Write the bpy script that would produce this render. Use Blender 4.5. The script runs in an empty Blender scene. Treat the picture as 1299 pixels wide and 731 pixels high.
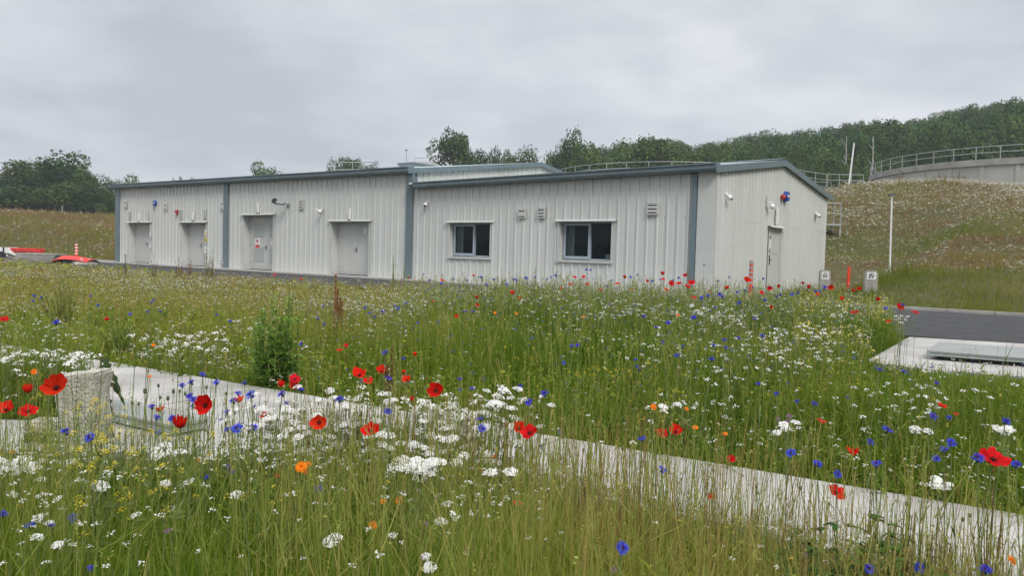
import bpy, math, random
import numpy as np
from mathutils import Vector, Matrix
random.seed(7); RNG = np.random.default_rng(11)
scene = bpy.context.scene
COL = scene.collection
R = math.radians

# ------------------------------------------------------------------ camera numbers
F, PITCH, ROLL, CAMZ = 978.4, R(2.484), R(1.6135), 1.0
TH = R(37.737); CX, CY = 5.222, 20.136
ct, st_ = math.cos(TH), math.sin(TH)
_c, _s = math.cos(PITCH), math.sin(PITCH); _cr, _sr = math.cos(ROLL), math.sin(ROLL)
FWD = Vector((0, _c, -_s)); UP0 = Vector((0, _s, _c)); RX = Vector((1, 0, 0))
CR = RX*_cr + UP0*_sr; CU = UP0*_cr - RX*_sr
def ray(px, py):
    a = px-649.5; b = -(py-365.5)
    return (CR*a + CU*b + FWD*F)/F
def at(px, py, Y):                      # point on the ray of a photo pixel at world distance Y
    r = ray(px, py); t = Y/r.y
    return Vector((0, 0, CAMZ)) + r*t
def on_z(px, py, z=0.0):
    r = ray(px, py); t = (z-CAMZ)/r.z
    return Vector((0, 0, CAMZ)) + r*t
def loc2w(u, w, z=0): return Vector((CX+u*ct+w*st_, CY-u*st_+w*ct, z))
def w2loc(x, y): return (x-CX)*ct-(y-CY)*st_, (x-CX)*st_+(y-CY)*ct
def front(px, py, w0=0.0):              # on the front wall plane -> (u, z)
    r = ray(px, py); o = Vector((0, 0, CAMZ)); n = Vector((st_, ct, 0))
    t = (n.dot(loc2w(0, w0))-n.dot(o))/n.dot(r); p = o+r*t
    return w2loc(p.x, p.y)[0], p.z
def endw(px, py, u0=0.0):
    r = ray(px, py); o = Vector((0, 0, CAMZ)); n = Vector((ct, -st_, 0))
    t = (n.dot(loc2w(u0, 0))-n.dot(o))/n.dot(r); p = o+r*t
    return w2loc(p.x, p.y)[1], p.z
def project(p):
    d = Vector(p)-Vector((0, 0, CAMZ)); q = d.dot(FWD)
    return 649.5+d.dot(CR)/q*F, 365.5-d.dot(CU)/q*F
def hor(px): return 365.5-F*math.tan(PITCH)/math.cos(ROLL)+(px-649.5)*math.tan(ROLL)

# ------------------------------------------------------------------ tagging helpers
def tag(o, label=None, cat=None, group=None, kind=None):
    if label: o['label'] = label
    if cat: o['category'] = cat
    if group: o['group'] = group
    if kind: o['kind'] = kind
    return o
def empty(name, loc=(0, 0, 0), rz=0, parent=None):
    o = bpy.data.objects.new(name, None); COL.objects.link(o); o.empty_display_size = .05
    o.location = loc; o.rotation_euler = (0, 0, rz)
    if parent: o.parent = parent
    return o
def inst(name, me, parent=None, loc=(0, 0, 0), rot=(0, 0, 0), scale=(1, 1, 1)):
    o = bpy.data.objects.new(name, me); COL.objects.link(o)
    o.location = loc; o.rotation_euler = rot; o.scale = scale
    if parent: o.parent = parent
    return o

# ------------------------------------------------------------------ materials
def nt(name):
    m = bpy.data.materials.new(name); m.use_nodes = True
    t = m.node_tree; b = t.nodes['Principled BSDF']
    return m, t, b
def mat(name, col, rough=.6, metal=0, var=.12, scale=6, bump=0, bscale=60, spec=.4, col2=None, objrand=0, streak=False):
    m, t, b = nt(name); N = t.nodes; L = t.links
    tc = N.new('ShaderNodeTexCoord'); mp = N.new('ShaderNodeMapping')
    if streak: mp.inputs['Scale'].default_value = (1, 1, .12)
    L.new(tc.outputs['Object'], mp.inputs[0])
    n = N.new('ShaderNodeTexNoise'); n.inputs['Scale'].default_value = scale; n.inputs['Detail'].default_value = 6
    n.inputs['Roughness'].default_value = .6
    L.new(mp.outputs[0], n.inputs['Vector'])
    r = N.new('ShaderNodeValToRGB'); c = Vector(col)
    c2 = Vector(col2) if col2 else c*(1+var)
    r.color_ramp.elements[0].position = .32; r.color_ramp.elements[1].position = .68
    r.color_ramp.elements[0].color = (*(c*(1-var)), 1); r.color_ramp.elements[1].color = (*c2, 1)
    L.new(n.outputs['Fac'], r.inputs[0]); L.new(r.outputs[0], b.inputs['Base Color'])
    b.inputs['Roughness'].default_value = rough; b.inputs['Metallic'].default_value = metal
    b.inputs['Specular IOR Level'].default_value = spec
    if bump:
        n2 = N.new('ShaderNodeTexNoise'); n2.inputs['Scale'].default_value = bscale; n2.inputs['Detail'].default_value = 4
        L.new(tc.outputs['Object'], n2.inputs['Vector'])
        bp = N.new('ShaderNodeBump'); bp.inputs['Strength'].default_value = bump; bp.inputs['Distance'].default_value = .02
        L.new(n2.outputs['Fac'], bp.inputs['Height']); L.new(bp.outputs[0], b.inputs['Normal'])
    return m
def leafmat(name, gain=(1, 1, 1), trans=.3, rough=.55, spec=.25, attr='col', objrand=0.0):
    m, t, b = nt(name); N = t.nodes; L = t.links
    a = N.new('ShaderNodeAttribute'); a.attribute_name = attr
    src = a.outputs['Color']
    if objrand:
        oi = N.new('ShaderNodeObjectInfo'); hs = N.new('ShaderNodeHueSaturation')
        m1 = N.new('ShaderNodeMapRange'); m1.inputs[3].default_value = .5-objrand*.12; m1.inputs[4].default_value = .5+objrand*.12
        m2 = N.new('ShaderNodeMapRange'); m2.inputs[3].default_value = 1-objrand; m2.inputs[4].default_value = 1+objrand
        L.new(oi.outputs['Random'], m1.inputs[0])
        wn = N.new('ShaderNodeMath'); wn.operation = 'MULTIPLY'; wn.inputs[1].default_value = 17.3; L.new(oi.outputs['Random'], wn.inputs[0])
        fr = N.new('ShaderNodeMath'); fr.operation = 'FRACT'; L.new(wn.outputs[0], fr.inputs[0]); L.new(fr.outputs[0], m2.inputs[0])
        L.new(m1.outputs[0], hs.inputs['Hue']); L.new(m2.outputs[0], hs.inputs['Value']); L.new(src, hs.inputs['Color']); src = hs.outputs[0]
    g = N.new('ShaderNodeMix'); g.data_type = 'RGBA'; g.blend_type = 'MULTIPLY'; g.inputs[0].default_value = 1
    g.inputs[7].default_value = (*gain, 1); L.new(src, g.inputs[6]); src = g.outputs[2]
    L.new(src, b.inputs['Base Color']); b.inputs['Roughness'].default_value = rough
    b.inputs['Specular IOR Level'].default_value = spec
    tr = N.new('ShaderNodeBsdfTranslucent'); L.new(src, tr.inputs['Color'])
    mx = N.new('ShaderNodeMixShader'); mx.inputs[0].default_value = trans
    L.new(b.outputs[0], mx.inputs[1]); L.new(tr.outputs[0], mx.inputs[2])
    L.new(mx.outputs[0], N['Material Output'].inputs['Surface'])
    return m
M = {}
M['clad'] = mat('cladding_paint', (.58, .595, .565), .42, var=.055, scale=1.6, spec=.4, streak=True, bump=.03, bscale=3)
M['cladend'] = M['clad']
M['trim'] = mat('trim_paint', (.55, .56, .53), .45, var=.04, scale=2)
M['door'] = mat('door_paint', (.52, .53, .50), .5, var=.05, scale=1.5, streak=True)
M['panel'] = mat('door_panel_paint', (.40, .42, .40), .5, var=.05, scale=2)
M['blue'] = mat('blue_grey_flashing', (.145, .195, .215), .42, var=.1, scale=1.2, spec=.45)
M['roof'] = mat('roof_sheet', (.42, .47, .48), .45, var=.06, scale=1)
M['gap'] = mat('dark_gap', (.02, .02, .022), .8)
M['concrete'] = mat('pale_concrete', (.37, .355, .33), .85, var=.24, scale=1.7, bump=.25, bscale=90)
M['concrete_old'] = mat('weathered_concrete', (.47, .445, .385), .9, var=.24, scale=14, bump=.9, bscale=70)
M['tankconc'] = mat('tank_concrete', (.43, .42, .385), .85, var=.14, scale=.5, streak=True)
M['coping'] = mat('coping_concrete', (.33, .32, .29), .85, var=.28, scale=.9)
M['cover'] = mat('cover_paint', (.27, .28, .27), .8, spec=.15, var=.1, scale=3, bump=.15, bscale=150)
M['coverside'] = mat('cover_side', (.33, .37, .35), .6, var=.12, scale=6)
M['galv'] = mat('galvanised_steel', (.36, .38, .37), .55, metal=.3, var=.12, scale=8)
M['asphalt'] = mat('asphalt', (.052, .052, .054), .85, var=.25, scale=3, bump=.5, bscale=220, spec=.3)
M['plinth'] = mat('plinth_concrete', (.44, .42, .39), .85, var=.12, scale=3, streak=False)
M['kerb'] = mat('kerb_concrete', (.36, .345, .31), .9, var=.22, scale=5)
M['white'] = mat('white_plastic', (.78, .78, .76), .4, var=.03)
M['black'] = mat('black_plastic', (.025, .025, .028), .5)
M['dgrey'] = mat('dark_grey_metal', (.12, .12, .125), .5)
M['frame'] = mat('aluminium_window_frame', (.35, .40, .45), .4, var=.04)
M['blueplas'] = mat('blue_alarm_plastic', (.02, .07, .30), .4)
M['redplas'] = mat('red_plastic', (.45, .02, .03), .4)
M['redtarp'] = mat('red_sheet', (.62, .045, .035), .6, var=.25, scale=5, bump=.6, bscale=14)
M['orange'] = mat('orange_plastic', (.78, .07, .03), .5, var=.1)
M['signred'] = mat('sign_red', (.6, .05, .05), .5)
M['signyel'] = mat('sign_yellow', (.75, .6, .05), .5)
M['bark'] = mat('bark', (.12, .10, .08), .9, var=.3, scale=3, bump=.5, bscale=20)
M['deadwood'] = mat('bare_wood', (.42, .40, .36), .9, var=.15)
M['rubble'] = mat('rubble', (.40, .36, .30), .95, var=.3, scale=9, bump=.8, bscale=20)
M['stem'] = mat('flower_stem', (.13, .17, .05), .6, var=.25, scale=30)
M['dstem'] = mat('dry_stem', (.17, .13, .06), .7, var=.3, scale=30)
M['petalcol'] = leafmat('petals', trans=.28, rough=.75, spec=.1, objrand=.045)
M['veg'] = leafmat('vegetation', trans=.40, rough=.7, spec=.08)
M['crown'] = leafmat('tree_leaves', trans=.16, rough=.75, spec=.08, objrand=.20)
M['calyx'] = mat('calyx_green', (.08, .11, .05), .6)
M['pcentre'] = mat('poppy_centre', (.015, .015, .012), .6)
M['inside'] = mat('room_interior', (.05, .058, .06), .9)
M['blind'] = mat('blind_fabric', (.62, .64, .62), .8)
def glassmat():
    m, t, b = nt('window_glass'); N = t.nodes; L = t.links
    b.inputs['Base Color'].default_value = (.018, .028, .033, 1); b.inputs['Roughness'].default_value = .04
    b.inputs['Specular IOR Level'].default_value = .5
    tr = N.new('ShaderNodeBsdfTransparent'); tr.inputs[0].default_value = (.82, .88, .88, 1)
    mx = N.new('ShaderNodeMixShader'); mx.inputs[0].default_value = .72
    L.new(b.outputs[0], mx.inputs[1]); L.new(tr.outputs[0], mx.inputs[2]); L.new(mx.outputs[0], N['Material Output'].inputs[0])
    return m
M['glass'] = glassmat()

# ------------------------------------------------------------------ mesh builder
class MB:
    def __init__(s): s.v = []; s.f = []
    def box(s, x0, x1, y0, y1, z0, z1):
        b = len(s.v)
        s.v += [(x0,y0,z0),(x1,y0,z0),(x1,y1,z0),(x0,y1,z0),(x0,y0,z1),(x1,y0,z1),(x1,y1,z1),(x0,y1,z1)]
        s.f += [tuple(b+i for i in q) for q in ((0,3,2,1),(4,5,6,7),(0,1,5,4),(1,2,6,5),(2,3,7,6),(3,0,4,7))]
        return s
    def quad(s, *p):
        b = len(s.v); s.v += [tuple(q) for q in p]; s.f.append(tuple(range(b, b+len(p)))); return s
    def prism(s, poly, z0, z1):     # vertical prism of an (x, y) polygon
        n = len(poly); b = len(s.v)
        s.v += [(p[0], p[1], z0) for p in poly]+[(p[0], p[1], z1) for p in poly]
        for i in range(n): s.f.append((b+i, b+(i+1) % n, b+n+(i+1) % n, b+n+i))
        s.f.append(tuple(b+n+i for i in range(n))); s.f.append(tuple(b+n-1-i for i in range(n)))
        return s
    def sweep(s, prof, pts, up=(0, 0, 1)):   # prof: list of (side, up) offsets swept along pts
        pts = [Vector(p) for p in pts]; upv = Vector(up); n = len(prof); base = len(s.v)
        for i, p in enumerate(pts):
            d = (pts[min(i+1, len(pts)-1)]-pts[max(i-1, 0)]).normalized()
            side = d.cross(upv).normalized(); u = side.cross(d).normalized()
            s.v += [tuple(p+side*a+upv*b_) for a, b_ in prof]
        for i in range(len(pts)-1):
            for k in range(n):
                a = base+i*n+k; b_ = base+i*n+(k+1) % n
                s.f.append((a, b_, b_+n, a+n))
        s.f.append(tuple(base+k for k in range(n))[::-1]); s.f.append(tuple(base+(len(pts)-1)*n+k for k in range(n)))
        return s
    def tube(s, pts, r, n=6):
        pts = [Vector(p) for p in pts]; rr = r if isinstance(r, (list, tuple)) else [r]*len(pts); base = len(s.v)
        for i, p in enumerate(pts):
            d = (pts[min(i+1, len(pts)-1)]-pts[max(i-1, 0)]).normalized()
            ref = Vector((0, 0, 1)) if abs(d.z) < .9 else Vector((1, 0, 0))
            a = d.cross(ref).normalized(); b_ = d.cross(a)
            for k in range(n):
                t = 2*math.pi*k/n; s.v.append(tuple(p+(a*math.cos(t)+b_*math.sin(t))*rr[i]))
        for i in range(len(pts)-1):
            for k in range(n):
                q = base+i*n+k; w = base+i*n+(k+1) % n; s.f.append((q, q+n, w+n, w))
        s.f.append(tuple(base+k for k in range(n))); s.f.append(tuple(base+(len(pts)-1)*n+k for k in range(n))[::-1])
        return s
    def ball(s, c, r, n=8, m=5, sz=1):
        base = len(s.v)
        for j in range(m+1):
            ph = math.pi*j/m
            for k in range(n):
                t = 2*math.pi*k/n; s.v.append((c[0]+r*math.sin(ph)*math.cos(t), c[1]+r*math.sin(ph)*math.sin(t), c[2]+r*sz*math.cos(ph)))
        for j in range(m):
            for k in range(n):
                a = base+j*n+k; b_ = base+j*n+(k+1) % n; s.f.append((a, a+n, b_+n, b_))
        return s
    def mesh(s, name, m, smooth=False, bevel=0):
        me = bpy.data.meshes.new(name); me.from_pydata(s.v, [], s.f); me.materials.append(M[m] if isinstance(m, str) else m)
        if bevel:
            import bmesh
            bm = bmesh.new(); bm.from_mesh(me); bmesh.ops.remove_doubles(bm, verts=bm.verts, dist=1e-5)
            bmesh.ops.bevel(bm, geom=[e for e in bm.edges if e.calc_face_angle(0) > .5], offset=bevel, segments=2, affect='EDGES')
            bm.to_mesh(me); bm.free()
        if smooth: me.polygons.foreach_set('use_smooth', [True]*len(me.polygons))
        me.update(); return me
    def build(s, name, m, parent=None, smooth=False, bevel=0, loc=(0, 0, 0)):
        return inst(name, s.mesh(name, m, smooth, bevel), parent, loc)

def np_mesh(name, V, Q, col, m):
    """V (n,3), Q (k,4) quads, col (n,3) point colours"""
    me = bpy.data.meshes.new(name)
    me.vertices.add(len(V)); me.vertices.foreach_set('co', np.ascontiguousarray(V, np.float32).ravel())
    k = len(Q); me.loops.add(k*4); me.loops.foreach_set('vertex_index', np.ascontiguousarray(Q, np.int32).ravel())
    me.polygons.add(k); me.polygons.foreach_set('loop_start', np.arange(k, dtype=np.int32)*4)
    me.update(calc_edges=True)
    if col is not None:
        a = me.attributes.new('col', 'FLOAT_COLOR', 'POINT')
        c = np.ones((len(V), 4), np.float32); c[:, :3] = col; a.data.foreach_set('color', c.ravel())
    me.materials.append(M[m] if isinstance(m, str) else m)
    return me

# ------------------------------------------------------------------ value noise
def vnoise(x, y, s=1.0, seed=0):
    x = np.asarray(x, float)/s; y = np.asarray(y, float)/s
    xi = np.floor(x).astype(np.int64); yi = np.floor(y).astype(np.int64); fx = x-xi; fy = y-yi
    fx = fx*fx*(3-2*fx); fy = fy*fy*(3-2*fy)
    def h(a, b):
        n = (a*374761393+b*668265263+seed*974634777) & 0x7fffffff
        n = ((n ^ (n >> 13))*1274126177) & 0x7fffffff
        return ((n ^ (n >> 16)) & 0xffff)/65535.
    return (h(xi, yi)*(1-fx)+h(xi+1, yi)*fx)*(1-fy)+(h(xi, yi+1)*(1-fx)+h(xi+1, yi+1)*fx)*fy
def ss(x, a, b):
    t = np.clip((np.asarray(x, float)-a)/(b-a), 0, 1); return t*t*(3-2*t)

# ------------------------------------------------------------------ terrain
SKY_PX = np.array([-900, 0, 150, 350, 540, 600, 700, 800, 900, 985, 1050, 1130, 1170, 1210, 1250, 1299, 1500, 2200])
SKY_Y  = np.array([ 235, 235, 232, 228, 215, 205, 196, 188, 181, 174, 172, 163, 156, 146, 140, 134, 118, 130])
def az_px(x, y): return 649.5+F*np.asarray(x)/np.maximum(np.asarray(y), 1e-3)
PW = np.array([-1e3, .5, 1.5, 4, 8, 14, 20, 30, 42, 47, 1e4]); PZ = np.array([0, 0, .05, .3, .75, 1.45, 2.45, 4.5, 7.2, 7.7, 7.7])
def terrain(x, y):
    x = np.asarray(x, float); y = np.asarray(y, float)
    u = (x-CX)*ct-(y-CY)*st_; w = (x-CX)*st_+(y-CY)*ct; D = np.hypot(x, y); px = np.where(y > .5, az_px(x, y), np.where(x > 0, 2200, -900))
    off = 10.3*(1-ss(u, -.2, 3.6))*(1-ss(w, 15, 32)) + 6*(1-ss(u, -14, -10))
    bank = np.interp(w-off, PW, PZ)
    field = np.interp(D, [0, 41, 60, 100, 112, 160], [0, 0, 1.35, 4.0, 4.4, 5.0])*ss(w, .8, 6)
    k = ss(px, 200, 420); bank = bank*(1-(.055+.085*ss(px, 1160, 1330))*ss(w, 25, 42)); z = field*(1-k)+bank*k
    z = z + .12*ss(w, 3, 12)*(vnoise(x, y, 5, 3)-.5)*2*np.where(off > 0, ss(w-off, 0, 4), 1)
    sky = np.interp(px, SKY_PX, SKY_Y); hz = 323.1+(px-649.5)*.0282
    ridge = np.maximum(1+(hz-sky)/F*195-9.5, 5)
    far = ss(D, 98, 200)
    z = z*(1-far)+ridge*far
    near = (1-ss(w, -8.2, -7.2))
    z = z-.12*near-.05*(1-near)*(1-ss(w, .6, 1.2))-.03*ss(w, .6, 1.2)*(1-ss(w, 2, 4))
    z = np.where(D > 230, z-(D-230)*.03, z)
    return z
def tz(x, y): return float(terrain(x, y))
def build_terrain():
    rad = np.concatenate([[0.0], np.geomspace(.5, 12, 26), np.linspace(12.6, 75, 100), np.geomspace(77, 420, 52)])
    ang = np.concatenate([np.linspace(-50, 50, 240), np.linspace(56, 304, 42)])
    n = len(ang); A = np.radians(ang)
    X = rad[:, None]*np.sin(A)[None]; Y = rad[:, None]*np.cos(A)[None]; Z = terrain(X, Y)
    V = np.stack([X, Y, Z], -1).reshape(-1, 3)
    i = np.arange(len(rad)-1)[:, None]; j = np.arange(n)[None]; j2 = (j+1) % n
    Q = np.stack([i*n+j, (i)*n+j2, (i+1)*n+j2, (i+1)*n+j], -1).reshape(-1, 4)[:, ::-1]
    me = np_mesh('ground', V, Q, None, ground_mat()); me.polygons.foreach_set('use_smooth', np.ones(len(Q), bool))
    o = inst('ground', me); tag(o, kind='structure')
def ground_mat():
    m, t, b = nt('soil_and_grass'); N = t.nodes; L = t.links
    g = N.new('ShaderNodeNewGeometry')
    n1 = N.new('ShaderNodeTexNoise'); n1.inputs['Scale'].default_value = .22; n1.inputs['Detail'].default_value = 8; n1.inputs['Roughness'].default_value = .65
    n2 = N.new('ShaderNodeTexNoise'); n2.inputs['Scale'].default_value = 3.5; n2.inputs['Detail'].default_value = 8
    L.new(g.outputs['Position'], n1.inputs['Vector']); L.new(g.outputs['Position'], n2.inputs['Vector'])
    r = N.new('ShaderNodeValToRGB'); e = r.color_ramp.elements
    e[0].position = .3; e[0].color = (.05, .06, .02, 1); e[1].position = .72; e[1].color = (.13, .095, .055, 1)
    k = r.color_ramp.elements.new(.52); k.color = (.085, .08, .032, 1)
    ad = N.new('ShaderNodeMath'); ad.operation = 'MULTIPLY_ADD'; ad.inputs[1].default_value = .45
    L.new(n2.outputs['Fac'], ad.inputs[0]); sc = N.new('ShaderNodeMath'); sc.operation = 'MULTIPLY'; sc.inputs[1].default_value = .55
    L.new(n1.outputs['Fac'], sc.inputs[0]); L.new(sc.outputs[0], ad.inputs[2]); L.new(ad.outputs[0], r.inputs[0])
    L.new(r.outputs[0], b.inputs['Base Color']); b.inputs['Roughness'].default_value = .95; b.inputs['Specular IOR Level'].default_value = .1
    bp = N.new('ShaderNodeBump'); bp.inputs['Strength'].default_value = .6; bp.inputs['Distance'].default_value = .05
    L.new(n2.outputs['Fac'], bp.inputs['Height']); L.new(bp.outputs[0], b.inputs['Normal'])
    return m
build_terrain()

# ------------------------------------------------------------------ road, plinth, kerb
def uw_poly(name, pts, z0, z1, m, kind='structure'):
    mb = MB(); mb.prism([loc2w(u, w)[:2] for u, w in pts], z0, z1)
    o = mb.build(name, m); tag(o, kind=kind); return o
uw_poly('road', [(-60, -6.9), (60, -6.9), (60, .30), (-60, .30)], -.3, .0, 'asphalt')
uw_poly('pavement', [(-60, -.62), (-.02, -.62), (.75, -.62), (.75, .0), (-60, .0)], -.3, .055, 'plinth')

kb = MB(); x = .8
while x < 40:
    kb.box(x, x+.905, .302, .43, -.2, .065); x += .915
kb2 = kb.build('kerb', 'kerb', bevel=.012); kb2.location = (CX, CY, 0); kb2.rotation_euler = (0, 0, -TH); tag(kb2, kind='structure')

# ------------------------------------------------------------------ buildings
def ribs(x0, x1, pitch=.305, phase=0.0):
    """profile points (x, out) of a box-rib sheet"""
    P = [(x0, 0.)]; x = x0+phase % pitch+.02
    while x+.09 < x1:
        P += [(x, 0.), (x+.012, .034), (x+.050, .034), (x+.062, 0.), (x+.16, 0.), (x+.164, .004), (x+.21, .004), (x+.214, 0.)]; x += pitch
    P = [p for p in P if p[0] < x1]; P.append((x1, 0.)); return P
def clad(mb, x0, x1, zb, ztop, holes, place, pitch=.305):
    xs = ribs(x0, x1, pitch)
    cuts = sorted({h[0] for h in holes} | {h[1] for h in holes})
    P = []
    for (a, oa), (b, ob) in zip(xs[:-1], xs[1:]):
        P.append((a, oa))
        for c in cuts:
            if a < c < b: t = (c-a)/(b-a); P.append((c, oa+(ob-oa)*t))
    P.append(xs[-1])
    for (a, oa), (b, ob) in zip(P[:-1], P[1:]):
        m = (a+b)/2; segs = [(zb, None)]
        hz = sorted([(h[2], h[3]) for h in holes if h[0] < m < h[1]])
        z = zb; spans = []
        for h0, h1 in hz:
            if h0 > z: spans.append((z, z, h0, h0))
            z = h1
        spans.append((z, z, ztop(a), ztop(b)))
        for z0a, z0b, z1a, z1b in spans:
            mb.quad(place(a, oa, z0a), place(b, ob, z0b), place(b, ob, z1b), place(a, oa, z1a))
PF = lambda x, o, z: (x, -o, z)        # front face looks to -y
PE = lambda u0: (lambda w, o, z: (u0+o, w, z))

def opening(root, kind, px0, px1, py0, py1, depth=.14):
    """a recess in the front wall, from photo pixels of its outer edges"""
    u0, z1 = front(px0, py0); u1, _ = front(px1, py0); _, z0 = front((px0+px1)/2, py1)
    return [u0, u1, z0, z1]
right = empty('metal_clad_building', loc2w(0, 0), -TH)
tag(right, 'pale grey ribbed metal building with two windows and the marked gable end', 'building')
left = empty('metal_clad_building', loc2w(0, 0), -TH)
tag(left, 'long pale grey ribbed metal building with four recessed doors, beyond the windowed one', 'building')
U2 = -11.15; UL = front(149, 300)[0]; WR, WL_ = 9.95, 15.1
eR = lambda u: 3.30+.0115*u ; tR_ = lambda u: 3.47+.0115*u
eL = lambda u: 3.715-.0048*(u+11.2); tL_ = lambda u: 3.90-.0048*(u+11.2)
SL = .138

w1 = opening(right, 'w', 571.5, 622.5, 282.5, 326); w2 = opening(right, 'w', 711, 776.5, 281, 330.5)
d = {}
d1 = opening(left, 'd', 164.4, 190.8, 282.5, 336); d2 = opening(left, 'd', 231, 261.6, 282.5, 338)
d3 = opening(left, 'd', 309.5, 347, 273, 341); d4 = opening(left, 'd', 421.0, 468.7, 281, 349)
for q in (d1, d2, d3, d4): q[2] = .055
# --- right building
mb = MB(); clad(mb, U2, 0, .055, lambda x: eR(x)+.05, [w1, w2], PF)
mb.build('wall', 'clad', right)['label'] = 'ribbed front wall with two windows'
de = [endw(974.5, 300)[0], endw(989.5, 300)[0], .055, endw(982, 289.5)[1]]
gz = lambda w: 3.42+SL*(WR/2-abs(w-WR/2))-.02
mb = MB(); clad(mb, 0, WR, .02, gz, [de], PE(0), pitch=.25)
mb.build('wall', 'cladend', right)['label'] = 'ribbed gable end wall'
mb = MB(); mb.box(U2, -.1, WR-.1, WR, 0, 3.35); mb.box(U2, U2+.1, .12, WR-.2, 0, 3.3)
mb.box(-.12, -.06, .1, de[0]-.05, .02, 3.3); mb.box(-.12, -.06, de[1]+.05, WR-.2, .02, 3.3)
mb.build('back_wall', 'inside', right)
# roofs
def roof(root, u0, u1, W, te, over_f=.32, over_b=.3, m='roof'):
    mb = MB(); n = int((u1-u0)/.333)
    for k in range(n):
        a = u0+(u1-u0)*k/n; b = u0+(u1-u0)*(k+1)/n
        prof = [(a, 0), (a+.12, 0), (a+.15, .035), (a+.2, .035), (a+.23, 0), (b, 0)]
        for (xa, ha), (xb, hb) in zip(prof[:-1], prof[1:]):
            za, zb = te(xa)-.03, te(xb)-.03; rise = SL*W/2
            mb.quad((xa, -over_f, za+ha), (xb, -over_f, zb+hb), (xb, W/2, zb+rise+hb), (xa, W/2, za+rise+ha))
            mb.quad((xa, W/2, za+rise+ha), (xb, W/2, zb+rise+hb), (xb, W+over_b, zb+hb), (xa, W+over_b, za+ha))
    return mb.build('roof', m, root)
rf = roof(right, U2-.02, .02, WR, tR_)
def gutter(root, u0, u1, e, t, name='gutter'):
    mb = MB(); a = (u0, u1); P = []
    h0, h1 = t(u0)-e(u0), t(u1)-e(u1)
    for u, h in ((u0, h0), (u1, h1)):
        zb = e(u)
        P.append([(u, -.02, zb), (u, -.24, zb-.002), (u, -.31, zb+h*.35), (u, -.31, zb+h), (u, -.345, zb+h+.0), (u, -.345, zb+h+.03), (u, -.27, zb+h+.035), (u, -.02, zb+h+.04)])
    b = len(mb.v); n = len(P[0]); mb.v += P[0]+P[1]
    for k in range(n): mb.f.append((b+k, b+(k+1) % n, b+n+(k+1) % n, b+n+k))
    mb.f.append(tuple(range(b, b+n))[::-1]); mb.f.append(tuple(range(b+n, b+2*n)))
    return mb.build(name, 'blue', root)
gutter(right, U2+.35, .10, eR, tR_)
def barge(root, u, W, z0, hh=.19, wf=-.30, wb=.30, front_only=False):
    """folded verge flashing: vertical face and a top leg"""
    mb = MB()
    for a, b in ((wf, W/2), (W/2, W+wb)):
        za = z0+SL*(W/2-abs(a-W/2)); zb = z0+SL*(W/2-abs(b-W/2))
        for q in ([(u, a, za-hh), (u, b, zb-hh), (u, b, zb), (u, a, za)],
                  [(u+.03, b, zb-hh), (u+.03, a, za-hh), (u+.03, a, za), (u+.03, b, zb)],
                  [(u-.2, a, za+.005), (u+.03, a, za), (u+.03, b, zb), (u-.2, b, zb+.005)],
                  [(u+.03, a, za-hh), (u+.03, b, zb-hh), (u, b, zb-hh), (u, a, za-hh)]):
            mb.quad(*q)
    return mb.build('verge_flashing', 'blue', root)
barge(right, .09, WR, 3.475)
mb = MB(); mb.sweep([(-.22, -.035), (-.01, .0), (.01, .0), (.22, -.035), (.22, -.02), (0, .02), (-.22, -.02)], [(U2, WR/2, 3.47+SL*WR/2+.045-.12), (.08, WR/2, 3.47+SL*WR/2+.045)])
mb.build('ridge_capping', 'blue', right)
def pilaster(root, u0, u1, z1, out=.07, w0=0):
    mb = MB(); mb.box(u0, u1, w0-out, w0-.001, .05, z1); return mb.build('corner_flashing', 'blue', root, bevel=.01)
a, _ = front(876.3, 300); b, _ = front(883.2, 300)
pilaster(right, a, b, eR(a)+.03)
mb = MB(); mb.box(b+.02, -.0, -.042, -.036, .06, eR(0)+.02); mb.box(0.034, .040, -.042, .08, .03, eR(0)+.06); mb.box(-.0, .04, -.042, -.036, .06, eR(0)+.02)
mb.build('corner_trim', 'trim', right)
# --- left building
mb = MB(); clad(mb, UL, U2, .055, lambda x: eL(x)+.05, [d1, d2, d3, d4], PF)
mb.build('wall', 'clad', left)['label'] = 'ribbed front wall with four door recesses'
mb = MB(); clad(mb, .25, WL_, 3.0, lambda w: 3.9+SL*(WL_/2-abs(w-WL_/2))-.12, [], PE(U2-.02))
mb.build('wall', 'cladend', left)['label'] = 'upper gable wall above the lower roof'
mb = MB(); mb.box(UL, U2-.05, WL_-.1, WL_, 0, 3.8); mb.box(UL, UL+.05, 0.02, WL_-.12, 0.02, 3.75)
mb.build('back_wall', 'clad', left)
roof(left, UL-.05, U2+.02, WL_, tL_)
gutter(left, UL-.45, U2+.12, eL, tL_)
barge(left, U2+.10, WL_, 3.90, hh=.17)
for p0, p1 in ((147.6, 153.3), (284.3, 290.6), (515.5, 524.2)):
    pilaster(left, front(p0, 300)[0], front(p1, 300)[0], eL(-20)+.03)
mb = MB(); mb.box(U2+.002, U2+.03, .02, .26, 3.0, 3.85); mb.build('corner_flashing', 'blue', left)

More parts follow.
